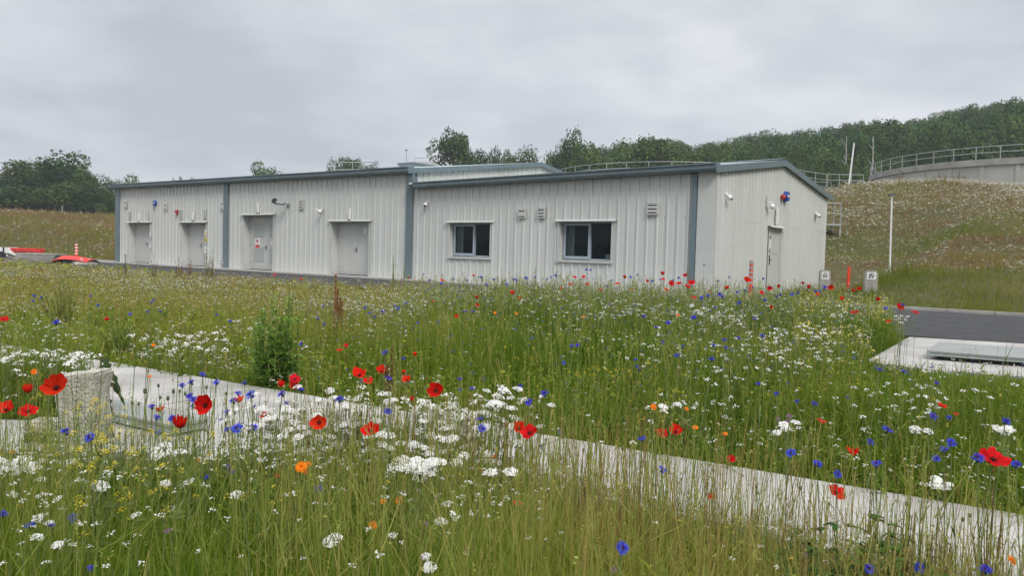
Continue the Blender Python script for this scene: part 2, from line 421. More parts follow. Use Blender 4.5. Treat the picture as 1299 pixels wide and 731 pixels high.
def reveal(root, h, depth, m='trim', sill=True):
    u0, u1, z0, z1 = h; t = .012; mb = MB()
    mb.box(u0-t, u0, -.03, depth, z0, z1); mb.box(u1, u1+t, -.03, depth, z0, z1)
    mb.box(u0-t, u1+t, -.03, depth, z1, z1+t)
    # face trims
    mb.box(u0-.07, u0-t-.001, -.040, -.036, z0-.03, z1+.05); mb.box(u1+t+.001, u1+.07, -.040, -.036, z0-.03, z1+.05)
    if sill: mb.box(u0-.02, u1+.02, -.06, depth, z0-t, z0); mb.box(u0-.09, u1+.09, -.064, -.036, z0-.07, z0-.015)
    o = mb.build('reveal', m, root)
    mb = MB(); mb.quad((u0-.16, -.10, z1+.02), (u1+.16, -.10, z1+.02), (u1+.16, -.03, z1+.06), (u0-.16, -.03, z1+.06))
    mb.box(u0-.16, u1+.16, -.10, -.095, z1-.01, z1+.02); mb.box(u0-.16, u1+.16, -.095, -.03, z1+.012, z1+.018)
    mb.build('drip_flashing', m, root)
def window(h):
    u0, u1, z0, z1 = h; dp = .17
    reveal(right, h, .26)
    wd = empty('window', parent=right); um = u0+(u1-u0)*.54; zf, f = dp, .05
    mb = MB()
    mb.box(u0+.005, u1-.005, dp, dp+.06, z0+.005, z0+.05); mb.box(u0+.005, u1-.005, dp, dp+.06, z1-.05, z1-.005)
    mb.box(u0+.005, u0+.05, dp, dp+.06, z0+.05, z1-.05); mb.box(u1-.05, u1-.005, dp, dp+.06, z0+.05, z1-.05)
    mb.box(um-.03, um+.03, dp+.001, dp+.06, z0+.05, z1-.05)
    mb.build('frame', 'frame', wd, bevel=.006)
    mb = MB(); a, b, c, e = u0+.04, um+.02, z0+.04, z1-.04   # opening sash stands proud on the left light
    mb.box(a, b, dp-.035, dp-.002, c, c+.075); mb.box(a, b, dp-.035, dp-.002, e-.075, e)
    mb.box(a, a+.075, dp-.035, dp-.002, c+.075, e-.075); mb.box(b-.075, b, dp-.035, dp-.002, c+.075, e-.075)
    mb.build('sash', 'frame', wd, bevel=.006)
    for q0, q1, y in ((a+.075, b-.075, dp-.02), (um+.03, u1-.05, dp+.03)):
        mb = MB(); mb.box(q0, q1, y, y+.006, z0+.05, z1-.05); mb.build('pane', 'glass', wd)
    # the room behind
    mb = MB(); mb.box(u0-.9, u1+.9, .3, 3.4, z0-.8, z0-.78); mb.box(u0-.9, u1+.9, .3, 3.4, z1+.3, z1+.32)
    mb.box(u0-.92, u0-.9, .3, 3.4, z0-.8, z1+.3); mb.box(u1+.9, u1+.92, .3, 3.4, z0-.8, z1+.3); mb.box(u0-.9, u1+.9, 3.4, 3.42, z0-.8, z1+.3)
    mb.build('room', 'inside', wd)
    mb = MB()
    for k in range(5): mb.box(u0+.03+.062*k, u0+.085+.062*k, .29+.01*(k % 2), .296+.01*(k % 2), z0+.03, z1-.03)
    mb.build('blind', 'blind', wd)
    return wd
window(w1); wd2 = window(w2)
mb = MB(); mb.box(w2[1]-.33, w2[1]-.15, .25, .35, w2[2]+.0, w2[2]+.19); bx_ = mb.build('paper_box', 'white', bevel=.008)
bx_.location = loc2w(0, 0); bx_.rotation_euler = (0, 0, -TH); tag(bx_, 'small pale blue box standing inside the nearer window on its sill', 'box')

def handle(u, z, y, root):
    mb = MB(); mb.box(u-.025, u+.025, y-.012, y, z-.1, z+.1); mb.tube([(u, y-.05, z+.02), (u-.12, y-.05, z+.02)], .011); mb.tube([(u, y-.012, z+.02), (u, y-.05, z+.02)], .011)
    mb.build('handle', 'dgrey', root)
def sign(root, u, z, w, h, y, base='white', blocks=()):
    mb = MB(); mb.box(u-w/2, u+w/2, y-.006, y, z-h/2, z+h/2); s_ = mb.build('sign', base, root)
    for (x0, x1, z0, z1, m) in blocks:
        mb = MB(); mb.box(u+x0*w/2, u+x1*w/2, y-.009, y-.0065, z+z0*h/2, z+z1*h/2); mb.build('sign_mark', m, s_)
def door(root, h, leaves=1, panels=False, label=None, side=.62):
    u0, u1, z0, z1 = h; dp = .30
    reveal(root, h, dp+.04, 'trim', sill=False)
    dr = empty('door', parent=root)
    if label: dr['label'] = label
    mb = MB(); f = .06
    mb.box(u0+.002, u0+f, dp-.03, dp+.03, z0, z1-.004); mb.box(u1-f, u1-.002, dp-.03, dp+.03, z0, z1-.004); mb.box(u0+f, u1-f, dp-.03, dp+.03, z1-f, z1-.004)
    mb.build('frame', 'trim', dr)
    um = u0+(u1-u0)*side; cuts = [u0+f+.008, um-.004, um+.004, u1-f-.008] if leaves == 2 else [u0+f+.008, u1-f-.008]
    for k in range(0, len(cuts), 2):
        mb = MB(); mb.box(cuts[k], cuts[k+1], dp, dp+.04, z0+.015, z1-f-.008); lf = mb.build('leaf', 'door', dr)
        if panels:
            w_ = cuts[k+1]-cuts[k]
            for za, zb in ((.14, .40), (.60, .86)):
                mb = MB(); hh = z1-z0
                mb.box(cuts[k]+w_*.2, cuts[k+1]-w_*.2, dp-.012, dp-.001, z0+hh*za, z0+hh*zb); mb.build('vent_panel', 'panel', lf)
    mb = MB(); mb.box(u0+f, u1-f, dp+.041, dp+.05, z0, z1-f); mb.build('backing', 'gap', dr)
    handle(um-.09, z0+.95, dp, dr)
    for zz in (.25, 1.0, 1.75):
        mb = MB(); mb.tube([(u0+f+.004, dp-.01, z0+zz), (u0+f+.004, dp-.01, z0+zz+.09)], .012); mb.build('hinge', 'galv', dr)
    return dr, dp
dr, dp = door(left, d1, 2, label='plain grey double door in the farthest recess')
dr2, dp = door(left, d2, 2, label='plain grey double door beside a yellow warning sign')
sign(dr2, (d2[0]+d2[1])/2+.25, 1.98, .24, .06, dp, 'dgrey')
dr3, dp = door(left, d3, 2, True, label='grey double door with four vent panels and a red sign')
u, z = front(327, 308.4, .3); sign(dr3, u, z, .34, .42, dp-.002, 'white', [(-.9, .9, -.95, -.35, 'signred'), (-.5, .1, .1, .75, 'signred'), (-.2, .5, .3, .4, 'black')])
u, z = front(344, 308, .3); sign(dr3, u, z, .10, .14, dp, 'white')
dr4, dp = door(left, d4, 2, label='plain grey double door nearest the windowed building', side=.56)
u, z = front(463.5, 292.5, .3); sign(dr4, u, z, .12, .2, dp, 'white')
# signs on the jamb walls just right of doors one and two
def wallsign(px, py, wpx, h, m, blocks=()):
    u, z = front(px, py, -.04); sign(left, u, z, wpx, h, -.040, m, blocks)
wallsign(190.9, 299, .13, .34, 'white', [(-.8, .8, -.9, -.2, 'panel')]); wallsign(191, 313, .12, .22, 'white')
wallsign(260.8, 295, .16, .26, 'white', [(-.6, .6, -.6, .5, 'signyel')]); wallsign(260.9, 304, .16, .22, 'signyel', [(-.8, .8, -.3, .0, 'black')]); wallsign(260.6, 317, .17, .28, 'white', [(-.5, .5, -.1, .15, 'black')])
# wall lamps (slim white bulkheads), louvred vents, alarms, cameras
def lamp(root, px, py):
    u, z = front(px, py, -.04); mb = MB(); mb.box(u-.05, u+.05, -.11, -.040, z-.21, z+.19); l = mb.build('lamp', 'white', root, bevel=.015)
    mb = MB(); mb.box(u-.03, u+.03, -.12, -.045, z-.245, z-.212); mb.build('lamp_sensor', 'dgrey', l)
for px, py in ((177.3, 275.5), (245.7, 274), (328.2, 263.5), (444.6, 271.5)): lamp(left, px, py)
def vent(root, px, py, w=.32, h=.30, slots=3):
    u, z = front(px, py, -.04); mb = MB(); mb.box(u-w/2, u+w/2, -.075, -.037, z-h/2, z+h/2); v = mb.build('vent', 'trim', root, bevel=.006)
    for k in range(slots):
        zc = z+h*(.30-.60*k/(slots-1 if slots > 1 else 1)); mb = MB(); mb.box(u-w*.36, u+w*.36, -.079, -.0755, zc-.017, zc+.012); mb.build('slot', 'gap', v)
    mb = MB()
    mb.quad((u-w*.5, -.085, z+h/2+.004), (u+w*.5, -.085, z+h/2+.004), (u+w*.5, -.04, z+h/2+.02), (u-w*.5, -.04, z+h/2+.02)); mb.build('hood', 'trim', v)
for px, py in ((159.8, 260), (210.2, 263), (282.5, 262)): vent(left, px, py, .24, .32, 2)
for px, py in ((164.8, 273), (189.3, 272.3), (230, 271.7), (260.4, 271.2)): vent(left, px, py, .15, .40, 3)
vent(left, 382.6, 259.6, .26, .36, 3); vent(left, 159.3, 325, .2, .2, 2); vent(left, 282.3, 333, .2, .2, 2)
vent(right, 662.4, 271.3, .30, .28, 2); vent(right, 686.8, 270.5, .30, .32, 3); vent(right, 828.2, 265.0, .36, .34, 3)
def alarm(root, c, nrm):
    u, w, z = c; mb = MB(); n = 6
    pts = [(math.cos(math.pi*2*k/n), math.sin(math.pi*2*k/n)) for k in range(n)]
    if nrm == 'f': V = [(u+.14*a, w, z+.16*b) for a, b in pts]; V2 = [(u+.12*a, w-.10, z+.14*b) for a, b in pts]
    else: V = [(u, w-.17*a, z+.19*b) for a, b in pts]; V2 = [(u+.11, w-.15*a, z+.16*b) for a, b in pts]
    mb.v = V+V2; mb.f = [(k, (k+1) % n, n+(k+1) % n, n+k) for k in range(n)]+[tuple(range(n, 2*n))]
    a_ = mb.build('alarm_box', 'blueplas', root)
    mb = MB()
    if nrm == 'f': mb.box(u-.08, u+.08, w-.106, w-.101, z-.02, z+.035)
    else: mb.box(u+.111, u+.116, w-.1, w+.1, z-.02, z+.04)
    mb.build('alarm_mark', 'white', a_)
u, z = front(197.4, 257.8, -.04); alarm(left, (u, -.04, z), 'f')
w, z = endw(996, 249.3, .04); alarm(right, (.038, w, z), 'e')
w, z = endw(991.6, 250, .04); mb = MB(); mb.box(.038, .07, w-.07, w+.07, z-.07, z+.07); mb.ball((.10, w, z), .075, 10, 6); mb.build('beacon', 'redplas', right, smooth=False)
u, z = front(225.2, 268.5, -.04); mb = MB(); mb.box(u-.09, u+.09, -.07, -.040, z-.06, z+.08); mb.ball((u, -.10, z), .075, 10, 6); mb.box(u-.02, u+.02, -.07, -.04, z-.2, z-.07); mb.build('beacon', 'redplas', left)
def camdev(root, p, dirv, name='security_camera'):
    c = empty(name, p, parent=root); dv = Vector(dirv).normalized()
    mb = MB(); mb.tube([Vector((0, 0, 0)), dv*.05], .05, 10); mb.tube([dv*.05, dv*.10+Vector((0, 0, -.03))], .02, 8); mb.build('bracket', 'white', c)
    mb = MB(); q = dv*.11+Vector((0, 0, -.06)); mb.ball(q, .075, 12, 8); mb.build('housing', 'white', c, smooth=True)
    mb = MB(); mb.ball(q+dv*.045+Vector((0, 0, -.02)), .045, 10, 6); mb.build('lens', 'black', c, smooth=True)
u, z = front(541, 259, -.04); camdev(right, (u, -.02, z+.06), (.3, -1, -.3))
w, z = endw(920.7, 249, .04); camdev(right, (.03, w, z+.05), (1, .5, -.2))
w, z = endw(1034.3, 272.4, .04); camdev(right, (.03, w, z+.05), (1, .5, -.2))
# turret camera on bracket beside the light on the end wall
w, z = endw(972.5, 259, .04); tc_ = empty('turret_camera', (.03, w, z), parent=right); tc_.scale = (.8, .8, .8)
mb = MB(); mb.box(0, .05, -.05, .05, -.12, .30); mb.build('mounting_plate', 'trim', tc_, bevel=.006)
mb = MB(); mb.tube([(.04, 0, .05), (.18, .12, .05), (.18, .12, -.03)], .028, 8); mb.ball((.18, .12, -.08), .10, 12, 8); mb.build('housing', 'white', tc_, smooth=True)
u, z = front(409.5, 267.5, -.04); tc2 = empty('turret_camera', (u, -.03, z), parent=left); tc2.scale = (.75,)*3
mb = MB(); mb.box(-.05, .05, -.05, 0, .02, .18); mb.build('mounting_plate', 'trim', tc2, bevel=.006)
mb = MB(); mb.tube([(0, -.04, .1), (0, -.18, .02)], .03, 8); mb.ball((0, -.20, -.05), .11, 12, 8); mb.tube([(0, -.2, 0), (-.28, -.28, .07)], .03, 8); mb.build('housing', 'white', tc2, smooth=True)
# cctv camera / floodlight sticking out to the left
u, z = front(366, 259, -.04); fl = empty('floodlight', (u, -.03, z), parent=left); fl.scale = (.78,)*3
mb = MB(); mb.box(-.08, .06, -.06, 0, -.10, .06); mb.tube([(0, -.05, 0), (-.12, -.30, .02)], .035, 8); mb.build('bracket', 'galv', fl)
mb = MB(); mb.tube([(.05, -.30, .0), (-.42, -.42, .06)], [.09, .11], 8); mb.build('housing', 'galv', fl)
mb = MB(); mb.tube([(-.42, -.42, .06), (-.62, -.46, .18)], [.12, .15], 8); mb.build('hood', 'black', fl)
# end wall tube light and door
w, z = endw(984.6, 274, .04); mb = MB(); mb.box(.038, .10, w-.06, w+.06, z-.26, z+.26); mb.build('lamp', 'white', right, bevel=.015)
w0, w1_, z0, z1 = de
dre = empty('door', parent=right); dre['label'] = 'single grey door in the gable end'
mb = MB(); mb.box(-.06, .03, w0, w0+.05, z0, z1); mb.box(-.06, .03, w1_-.05, w1_, z0, z1); mb.box(-.06, .03, w0+.05, w1_-.05, z1-.05, z1)
mb.box(.036, .042, w0-.06, w0, z0, z1+.06); mb.box(.036, .042, w1_, w1_+.06, z0, z1+.06); mb.build('frame', 'trim', dre)
mb = MB(); mb.box(-.03, .0, w0+.052, w1_-.052, z0+.01, z1-.055); lf = mb.build('leaf', 'door', dre)
mb = MB(); mb.box(.0005, .008, w0+.16, w1_-.16, z0+1.2, z1-.4); mb.build('vent_panel', 'door', lf)
mb = MB(); mb.quad((.15, w0-.14, z1+.03), (.15, w1_+.14, z1+.03), (.036, w1_+.14, z1+.08), (.036, w0-.14, z1+.08)); mb.box(.145, .15, w0-.14, w1_+.14, z1, z1+.03); mb.build('drip_flashing', 'trim', dre)
mb = MB(); mb.box(-.01, .03, w0+.1, w0+.15, z0+.85, z0+1.15); mb.tube([(.05, w0+.12, z0+1), (.05, w0+.24, z0+1)], .012); mb.build('handle', 'black', dre)
mb = MB(); mb.box(.0085, .013, w0+.1, w0+.22, z0+1.35, z0+1.62); mb.build('sign', 'white', dre)
mb = MB(); mb.box(.0085, .014, w0+.1, w0+.2, z0+1.66, z0+1.72); mb.build('lock_plate', 'black', dre)
mb = MB(); mb.box(.0085, .014, w0+.1, w0+.2, z0+1.25, z0+1.3); mb.build('lock_plate', 'black', dre)
# screw lines (seam fixings) on both walls
mb = MB()
for k in range(38):
    u = -.25-k*.29
    if any(h[0]-.05 < u < h[1]+.05 for h in (w1, w2)): continue
    mb.ball((u, -.004, 2.115), .014, 5, 3)
mb.build('fixings', 'dgrey', right)['kind'] = 'stuff'
mb = MB()
for k in range(36): mb.ball((.004, .3+k*.27, 2.115), .014, 5, 3)
mb.build('fixings', 'dgrey', right)['kind'] = 'stuff'

# ------------------------------------------------------------------ things beyond the roofs
def rail(name, pts, h=1.1, label='', sp=1.9, r=.03, group=None, closed=False, posts=True):
    """tubular handrail: top rail, knee rail, posts"""
    o = empty(name, pts[0]); base = Vector(pts[0])
    P = [Vector(p)-base for p in pts]
    for hh, nm in ((h, 'top_rail'), (h*.52, 'knee_rail')):
        mb = MB(); mb.tube([p+Vector((0, 0, hh)) for p in P], r, 6); mb.build(nm, 'galv', o)
    L = [0]
    for a, b in zip(P[:-1], P[1:]): L.append(L[-1]+(b-a).length)
    n = max(1, round(L[-1]/sp)); pm = None
    for k in range(n+1):
        t = L[-1]*k/n; i = max(0, min(len(P)-2, int(np.searchsorted(L, t))-1)); q = P[i].lerp(P[i+1], (t-L[i])/max(L[i+1]-L[i], 1e-6))
        if pm is None:
            mb = MB(); mb.tube([(0, 0, 0), (0, 0, h)], r*1.15, 6); mb.box(-.07, .07, -.07, .07, 0, .02); pm = mb.mesh('post', 'galv')
        inst('post', pm, o, q)
    tag(o, label, 'handrail', group); return o
def arc(c, Rr, a0, a1, n, z): return [(c[0]+Rr*math.cos(R(a0+(a1-a0)*k/n)), c[1]+Rr*math.sin(R(a0+(a1-a0)*k/n)), z) for k in range(n+1)]
def tank(c, Rr, zt, zb, label, panels=36):
    o = empty('round_tank', (c[0], c[1], zb)); H = zt-zb; n = 144
    mb = MB(); b = 0
    def ring(r, z): return [(r*math.cos(2*math.pi*k/n), r*math.sin(2*math.pi*k/n), z) for k in range(n)]
    prof = [(Rr, 0), (Rr, H-.55), (Rr-.3, H-.55), (Rr-.3, 0)]
    for r, z in prof: mb.v += ring(r, z)
    for i in range(3):
        for k in range(n): mb.f.append((i*n+k, i*n+(k+1) % n, (i+1)*n+(k+1) % n, (i+1)*n+k))
    mb.build('wall', 'tankconc', o, smooth=False)
    mb = MB(); prof = [(Rr-.35, H-.549), (Rr+.16, H-.549), (Rr+.16, H), (Rr-.35, H)]
    for r, z in prof: mb.v += ring(r, z)
    for i in range(4):
        for k in range(n): mb.f.append((i*n+k, i*n+(k+1) % n, ((i+1) % 4)*n+(k+1) % n, ((i+1) % 4)*n+k))
    mb.build('coping', 'coping', o)
    mb = MB(); mb.box(-.16, .16, -.05, .02, 0, H-.56); pm = mb.mesh('buttress', 'tankconc')
    for k in range(panels):
        a = 2*math.pi*k/panels; inst('buttress', pm, o, ((Rr+.02)*math.cos(a), (Rr+.02)*math.sin(a), 0), (0, 0, a+math.pi/2))
    mb = MB(); mb.v = ring(Rr-.3, .5); mb.f = [tuple(range(n))]; mb.build('contents', 'dgrey', o)
    tag(o, label, 'tank'); return o
TC = (53.1, 78.5); TR = 15.6; TZ = 10.55
tank(TC, TR, TZ, 6.5, 'big round concrete tank with railed rim on top of the flowery bank')
rail('handrail', arc(TC, TR+.02, 120, 330, 60, TZ), 1.1, 'curved galvanised handrail around the rim of the big concrete tank', 1.9, .035)
T2 = (16.3, 82.4)
tank(T2, 12, 8.75, 5.5, 'round concrete tank mostly hidden behind the windowed building roof')
rail('handrail', arc(T2, 12, 90, 360, 50, 8.75), 1.1, 'curved handrail showing just above the windowed building roof', 2.1, .035)
ra = at(978, 214, 62.5); rb = at(1008, 214, 65); rc = at(1049, 214, 68); rd = at(1096, 214, 67.5)
rail('handrail', [(ra.x, ra.y, 7.75), (rb.x, rb.y, 7.75), (rc.x, rc.y, 7.75)], 1.05, 'straight handrail from the gable roof to the walkway corner', 1.6, .028)
rail('handrail', [(rc.x+.1, rc.y, 7.75), (rd.x, rd.y, 7.75)], 1.05, 'level handrail along the walkway running up to the big tank', 1.1, .028)
p1 = rc
rail('handrail', [(p1.x-3, 88, 9.2), (p1.x+4, 88, 9.2), (p1.x+9, 89, 9.2)], 1.1, 'farther handrail seen behind the leaning white pole', 2.4, .03)
# steel walkway frame, roof clutter
q = at(1044, 284, 42); zt_ = tz(q.x, q.y)
o = empty('access_platform', (q.x+.3, q.y, zt_)); hp = q.z-zt_
mb = MB(); mb.box(-.8, .45, -.6, .6, hp-.12, hp); mb.build('deck', 'galv', o)
for xx in (-.75, .40):
    for yy in (-.55, .55): mb = MB(); mb.box(xx-.04, xx+.04, yy-.04, yy+.04, -.1, hp-.121); mb.build('leg', 'galv', o)
mb = MB()
for xx in (-.4, .05, .40): mb.tube([(xx, -.55, hp), (xx, -.55, hp+1.1)], .03)
for hh in (.55, 1.1): mb.tube([(-.75, -.55, hp+hh), (.40, -.55, hp+hh)], .025)
mb.build('railing', 'galv', o); tag(o, 'small steel access platform with railing behind the gable end corner', 'platform')
# railing and dome above the long roof
a = at(420, 217, 58); b = at(474, 216, 58)
rail('handrail', [(a.x, a.y, a.z-.5), (b.x, b.y, b.z-.5)], 1.12, 'short length of handrail in front of the round tree above the long roof', 1.7, .035)
def mast(name, px0, py0, px1, py1, Y, r, label, cat, m='white', cap=None, ground=True):
    b = at(px0, py0, Y); t = at(px1, py1, Y); g = tz(b.x, b.y)
    if ground and b.z > g: b = b+(b-t)*((b.z-g+.1)/(t.z-b.z))
    o = empty(name, b)
    mb = MB(); mb.tube([(0, 0, 0), (t-b)*.5, t-b], [r*1.15, r, r*.85], 8); mb.build('pole', m, o)
    if cap: cap(o, t-b)
    tag(o, label, cat); return o
def cap_small(o, p): mb = MB(); mb.box(p.x-.10, p.x+.10, p.y-.06, p.y+.06, p.z-.02, p.z+.05); mb.build('head', 'dgrey', o)
mast('lightning_mast', 515.5, 213, 515.5, 190.5, 62, .03, 'thin grey mast with a small head above the long roof', 'mast', 'galv', cap_small)
mast('pole', 1078, 226, 1083.5, 181.5, 66, .075, 'thick white pole leaning over on top of the bank', 'pole')
mast('lamp_post', 1128.5, 349, 1131.5, 248, 25.5, .030, 'slim pale post with flat dark head standing on the grass verge', 'lamp post', 'white', cap_small)
q = at(541, 213.5, 66); o = empty('domed_tank', (q.x, q.y, tz(q.x, q.y))); z0 = q.z-tz(q.x, q.y)
mb = MB(); mb.tube([(0, 0, 0), (0, 0, z0-.2)], 1.45, 28); mb.build('wall', 'tankconc', o)
mb = MB(); n = 28; rings = 7
for j in range(rings):
    ph = math.pi/2*j/(rings-1)
    for k in range(n): mb.v.append((1.5*math.cos(ph)*math.cos(2*math.pi*k/n), 1.5*math.cos(ph)*math.sin(2*math.pi*k/n), z0-.2+.75*math.sin(ph)))
for j in range(rings-1):
    for k in range(n): a_, b_ = j*n+k, j*n+(k+1) % n; mb.f.append((a_, b_, b_+n, a_+n))
mb.build('dome', 'cover', o, smooth=True)
mb = MB(); mb.tube([(-.9, -.9, z0), (-.9, -.9, z0+.75), (.6, -.9, z0+.8), (.6, -.9, z0)], .03); mb.build('hoop_rail', 'galv', o)
tag(o, 'pale domed tank top peeping over the roof at the join of the buildings', 'tank')
q = at(519, 207, 30); u_, w_ = w2loc(q.x, q.y)
o = empty('roof_housing', (q.x, q.y, 4.0), -TH)
mb = MB(); mb.box(-.55, .25, 0, 3.0, -.25, q.z-4.0-.05); mb.build('cladding', 'roof', o)
mb = MB(); mb.box(-.6, .3, -.05, 3.05, q.z-4.0-.05, q.z-4.0+.03); mb.box(.25, .30, -.05, .02, -.3, q.z-4.0-.052); mb.build('edge_flashing', 'blue', o)
tag(o, 'low blue edged housing on the long roof next to the building join', 'roof housing')

# ------------------------------------------------------------------ posts and markers
def marker_text(body, size, m, parent, loc, name='lettering'):
    cu = bpy.data.curves.new('txt', 'FONT'); cu.body = body; cu.size = size; cu.align_x = 'CENTER'; cu.align_y = 'CENTER'; cu.extrude = .001
    cu.offset = size*.03
    ob = bpy.data.objects.new('txt', cu); COL.objects.link(ob); dg = bpy.context.evaluated_depsgraph_get()
    me = bpy.data.meshes.new_from_object(ob.evaluated_get(dg)); bpy.data.objects.remove(ob); me.materials.clear(); me.materials.append(M[m])
    return inst(name, me, parent, loc, (R(90), 0, 0))
def sv_post(px, ytop, Y, wpx, label):
    t = at(px, ytop, Y); g = tz(t.x, t.y); H = t.z-g; w = wpx/F*Y
    o = empty('marker_post', (t.x, t.y, g), math.atan2(-t.x, t.y)*.6)
    mb = MB(); d_ = w*.6
    mb.box(-w/2, w/2, -d_/2, d_/2, -.1, H-.03); mb.box(-w/2+.03, w/2-.03, -d_/2+.03, d_/2-.03, H-.03, H); mb.build('post', 'kerb', o, bevel=.015)
    mb = MB(); mb.box(-w*.34, w*.34, -d_/2-.012, -d_/2-.001, H*.60, H*.93); pl = mb.build('plate', 'white', o)
    marker_text('SV', w*.42, 'black', pl, (0, -d_/2-.014, H*.73)); marker_text('mm', w*.22, 'dgrey', pl, (0, -d_/2-.014, H*.865))
    tag(o, label, 'marker post')
sv_post(1046.5, 342.5, 25.5, 13, 'concrete valve marker post reading SV standing against the gable wall corner')
sv_post(1105, 343.5, 21.5, 15.5, 'concrete valve marker post reading SV standing alone near the slim lamp post')
def stake(px, ytop, Y, wpx, label, bands, m='orange'):
    t = at(px, ytop, Y); g = max(tz(t.x, t.y), 0) if tz(t.x, t.y) < 0 else tz(t.x, t.y); H = t.z-g; w = wpx/F*Y
    o = empty('marker_stake', (t.x, t.y, g)); mb = MB(); mb.tube([(0, 0, -.02), (0, 0, H)], w/2, 12); mb.build('stake', m, o)
    for zf in bands:
        mb = MB(); mb.tube([(0, 0, H*zf-.035), (0, 0, H*zf+.035)], w/2+.004, 12); mb.build('reflective_band', 'galv' if m == 'orange' and px > 500 else 'white', o)
    tag(o, label, 'marker stake')
stake(953.5, 331, 19.3, 5.2, 'orange marker stake with grey bands in front of the gable wall', [.95, .83, .71, .59, .47])
stake(1077, 338.5, 24.5, 3.8, 'plain orange red marker stake between the two concrete marker posts', [])
stake(97, 309, 36.5, 3.2, 'orange stake with white bands beside the red sheeting', [.95, .8, .65, .5])

# ------------------------------------------------------------------ materials stored at the far left
def heap(name, px, py, Y, fn, label, cat):
    p = at(px, py, Y); g = tz(p.x, p.y); o = empty(name, (p.x, p.y, g), 0); s = Y/F; fn(o, s, p.z-g); tag(o, label, cat); return o
def red_a(o, s, z):
    mb = MB(); w = 50*s; rr = random.Random(3)
    X = [0, .12, .28, .5, .75, 1.0]; top = [.02, .2, .38, .40, .34, .22]
    for j, yy in enumerate((-.5, -.15, .3, .8)):
        for i, xx in enumerate(X): mb.v.append((w*(xx-.5), yy, z*.2+top[i]*(1, 1, .9, .3)[j]*(0.55 if j == 0 else 1)+rr.uniform(-.02, .02)))
    for j in range(3):
        for i in range(5): a = j*6+i; mb.f.append((a, a+1, a+7, a+6))
    mb.build('sheet', 'redtarp', o)
    mb = MB(); mb.box(-w*.18, w*.1, -.3, .5, 0, .22); mb.build('crate', 'dgrey', o)
    mb = MB(); mb.v = [(w*.12, -.6, 0), (w*.55, -.6, 0), (w*.5, .6, 0), (w*.15, .6, 0), (w*.3, -.3, .32), (w*.4, .2, .33)]
    mb.f = [(0, 1, 4), (1, 2, 5, 4), (2, 3, 5), (3, 0, 4, 5)]; mb.build('rubble', 'rubble', o)
heap('covered_pile', 92, 331, 36, red_a, 'pile under a slack bright red sheet beside the orange banded stake', 'covered pile')
def red_b(o, s, z):
    mb = MB(); mb.prism([(-1.0, -.4), (.9, -.4), (1.1, 0), (.8, .5), (-.9, .5)], .35, .62); mb.build('sheet', 'redtarp', o, bevel=.06)
    mb = MB(); mb.box(-.9, .8, -.35, .45, 0, .35); mb.build('pallet', 'rubble', o)
heap('covered_pile', 34, 326, 46, red_b, 'low dark red covered stack next to the white trailer', 'covered pile')
def planks(o, s, z):
    mb = MB()
    for k in range(4): mb.box(-1.1+.1*k, 1.0+.06*k, -.5, .5, .115*k, .115*k+.09)
    mb.build('slabs', 'kerb', o, bevel=.01)
heap('slab_stack', 49, 329, 40, planks, 'stack of flat grey slabs between the red covered piles', 'slab stack')
def trailer(o, s, z):
    mb = MB(); mb.box(-1.6, .45, -.5, .5, .32, .62); mb.v += [(.45, -.5, .32), (.45, .5, .32), (.45, .5, .62), (.45, -.5, .62), (.95, -.4, .1), (.95, .4, .1)]
    b = len(mb.v)-6; mb.f += [(b, b+4, b+5, b+1), (b+3, b+2, b+5, b+4), (b, b+3, b+4), (b+1, b+5, b+2)]; mb.build('body', 'white', o, bevel=.02)
    mb = MB()
    for xx in (-.9, .1): mb = MB(); mb.tube([(xx, -.56, .2), (xx, -.42, .2)], .2, 14); mb.build('wheel', 'black', o)
    mb = MB(); mb.box(.18, .26, -.53, -.505, .3, .64); mb.build('trim_strip', 'black', o)
    mb = MB(); mb.box(-1.2, -.8, -.53, -.505, .42, .5); mb.build('trim_strip', 'black', o)
    mb = MB(); mb.box(-.6, -.35, -.53, -.505, .2, .31); mb.build('tail_lamp', 'redplas', o)
heap('trailer', 7, 326, 46, trailer, 'low white trailer cut by the photo edge beside a red covered stack', 'trailer')
mb = MB(); a = on_z(57, 333.5, .1); b = on_z(150, 335, .1)
uw_poly('kerb', [(-60, .3), (UL-.3, .3), (UL-.3, .55), (-60, .55)], -.2, .09, 'kerb')

# ------------------------------------------------------------------ pale slabs (walkway in the flowers, apron by the road)
PATH_FAR = [(-140, 409), (0, 434.5), (140, 460.5), (310, 491.5), (480, 520), (620, 546), (820, 578.5), (940, 598), (1120, 622), (1299, 644), (1480, 668)]
pf = [on_z(*p) for p in PATH_FAR]
fx = np.array([p.x for p in pf]); fy = np.array([p.y for p in pf]); k1, k0 = np.polyfit(fx, fy, 1)
PA = Vector((-14, k0-14*k1)); PB = Vector((14, k0+14*k1)); pd = (PB-PA).normalized(); pn = Vector((pd.y, -pd.x))   # pn: towards the camera
if pn.y > 0: pn = -pn
PWID = .86
def path_dist(x, y):    # signed distance from the far edge towards the camera, and along
    return (x-PA.x)*pn.x+(y-PA.y)*pn.y, (x-PA.x)*pd.x+(y-PA.y)*pd.y
mb = MB(); s_ = 0; Lp = (PB-PA).length
while s_ < Lp:
    a = PA+pd*(s_+.006); b = PA+pd*min(s_+2.4, Lp)
    mb.prism([a+pn*PWID, b+pn*PWID, b, a], -.3, 0); s_ += 2.4
tag(mb.build('path', 'concrete', bevel=.008), kind='structure')
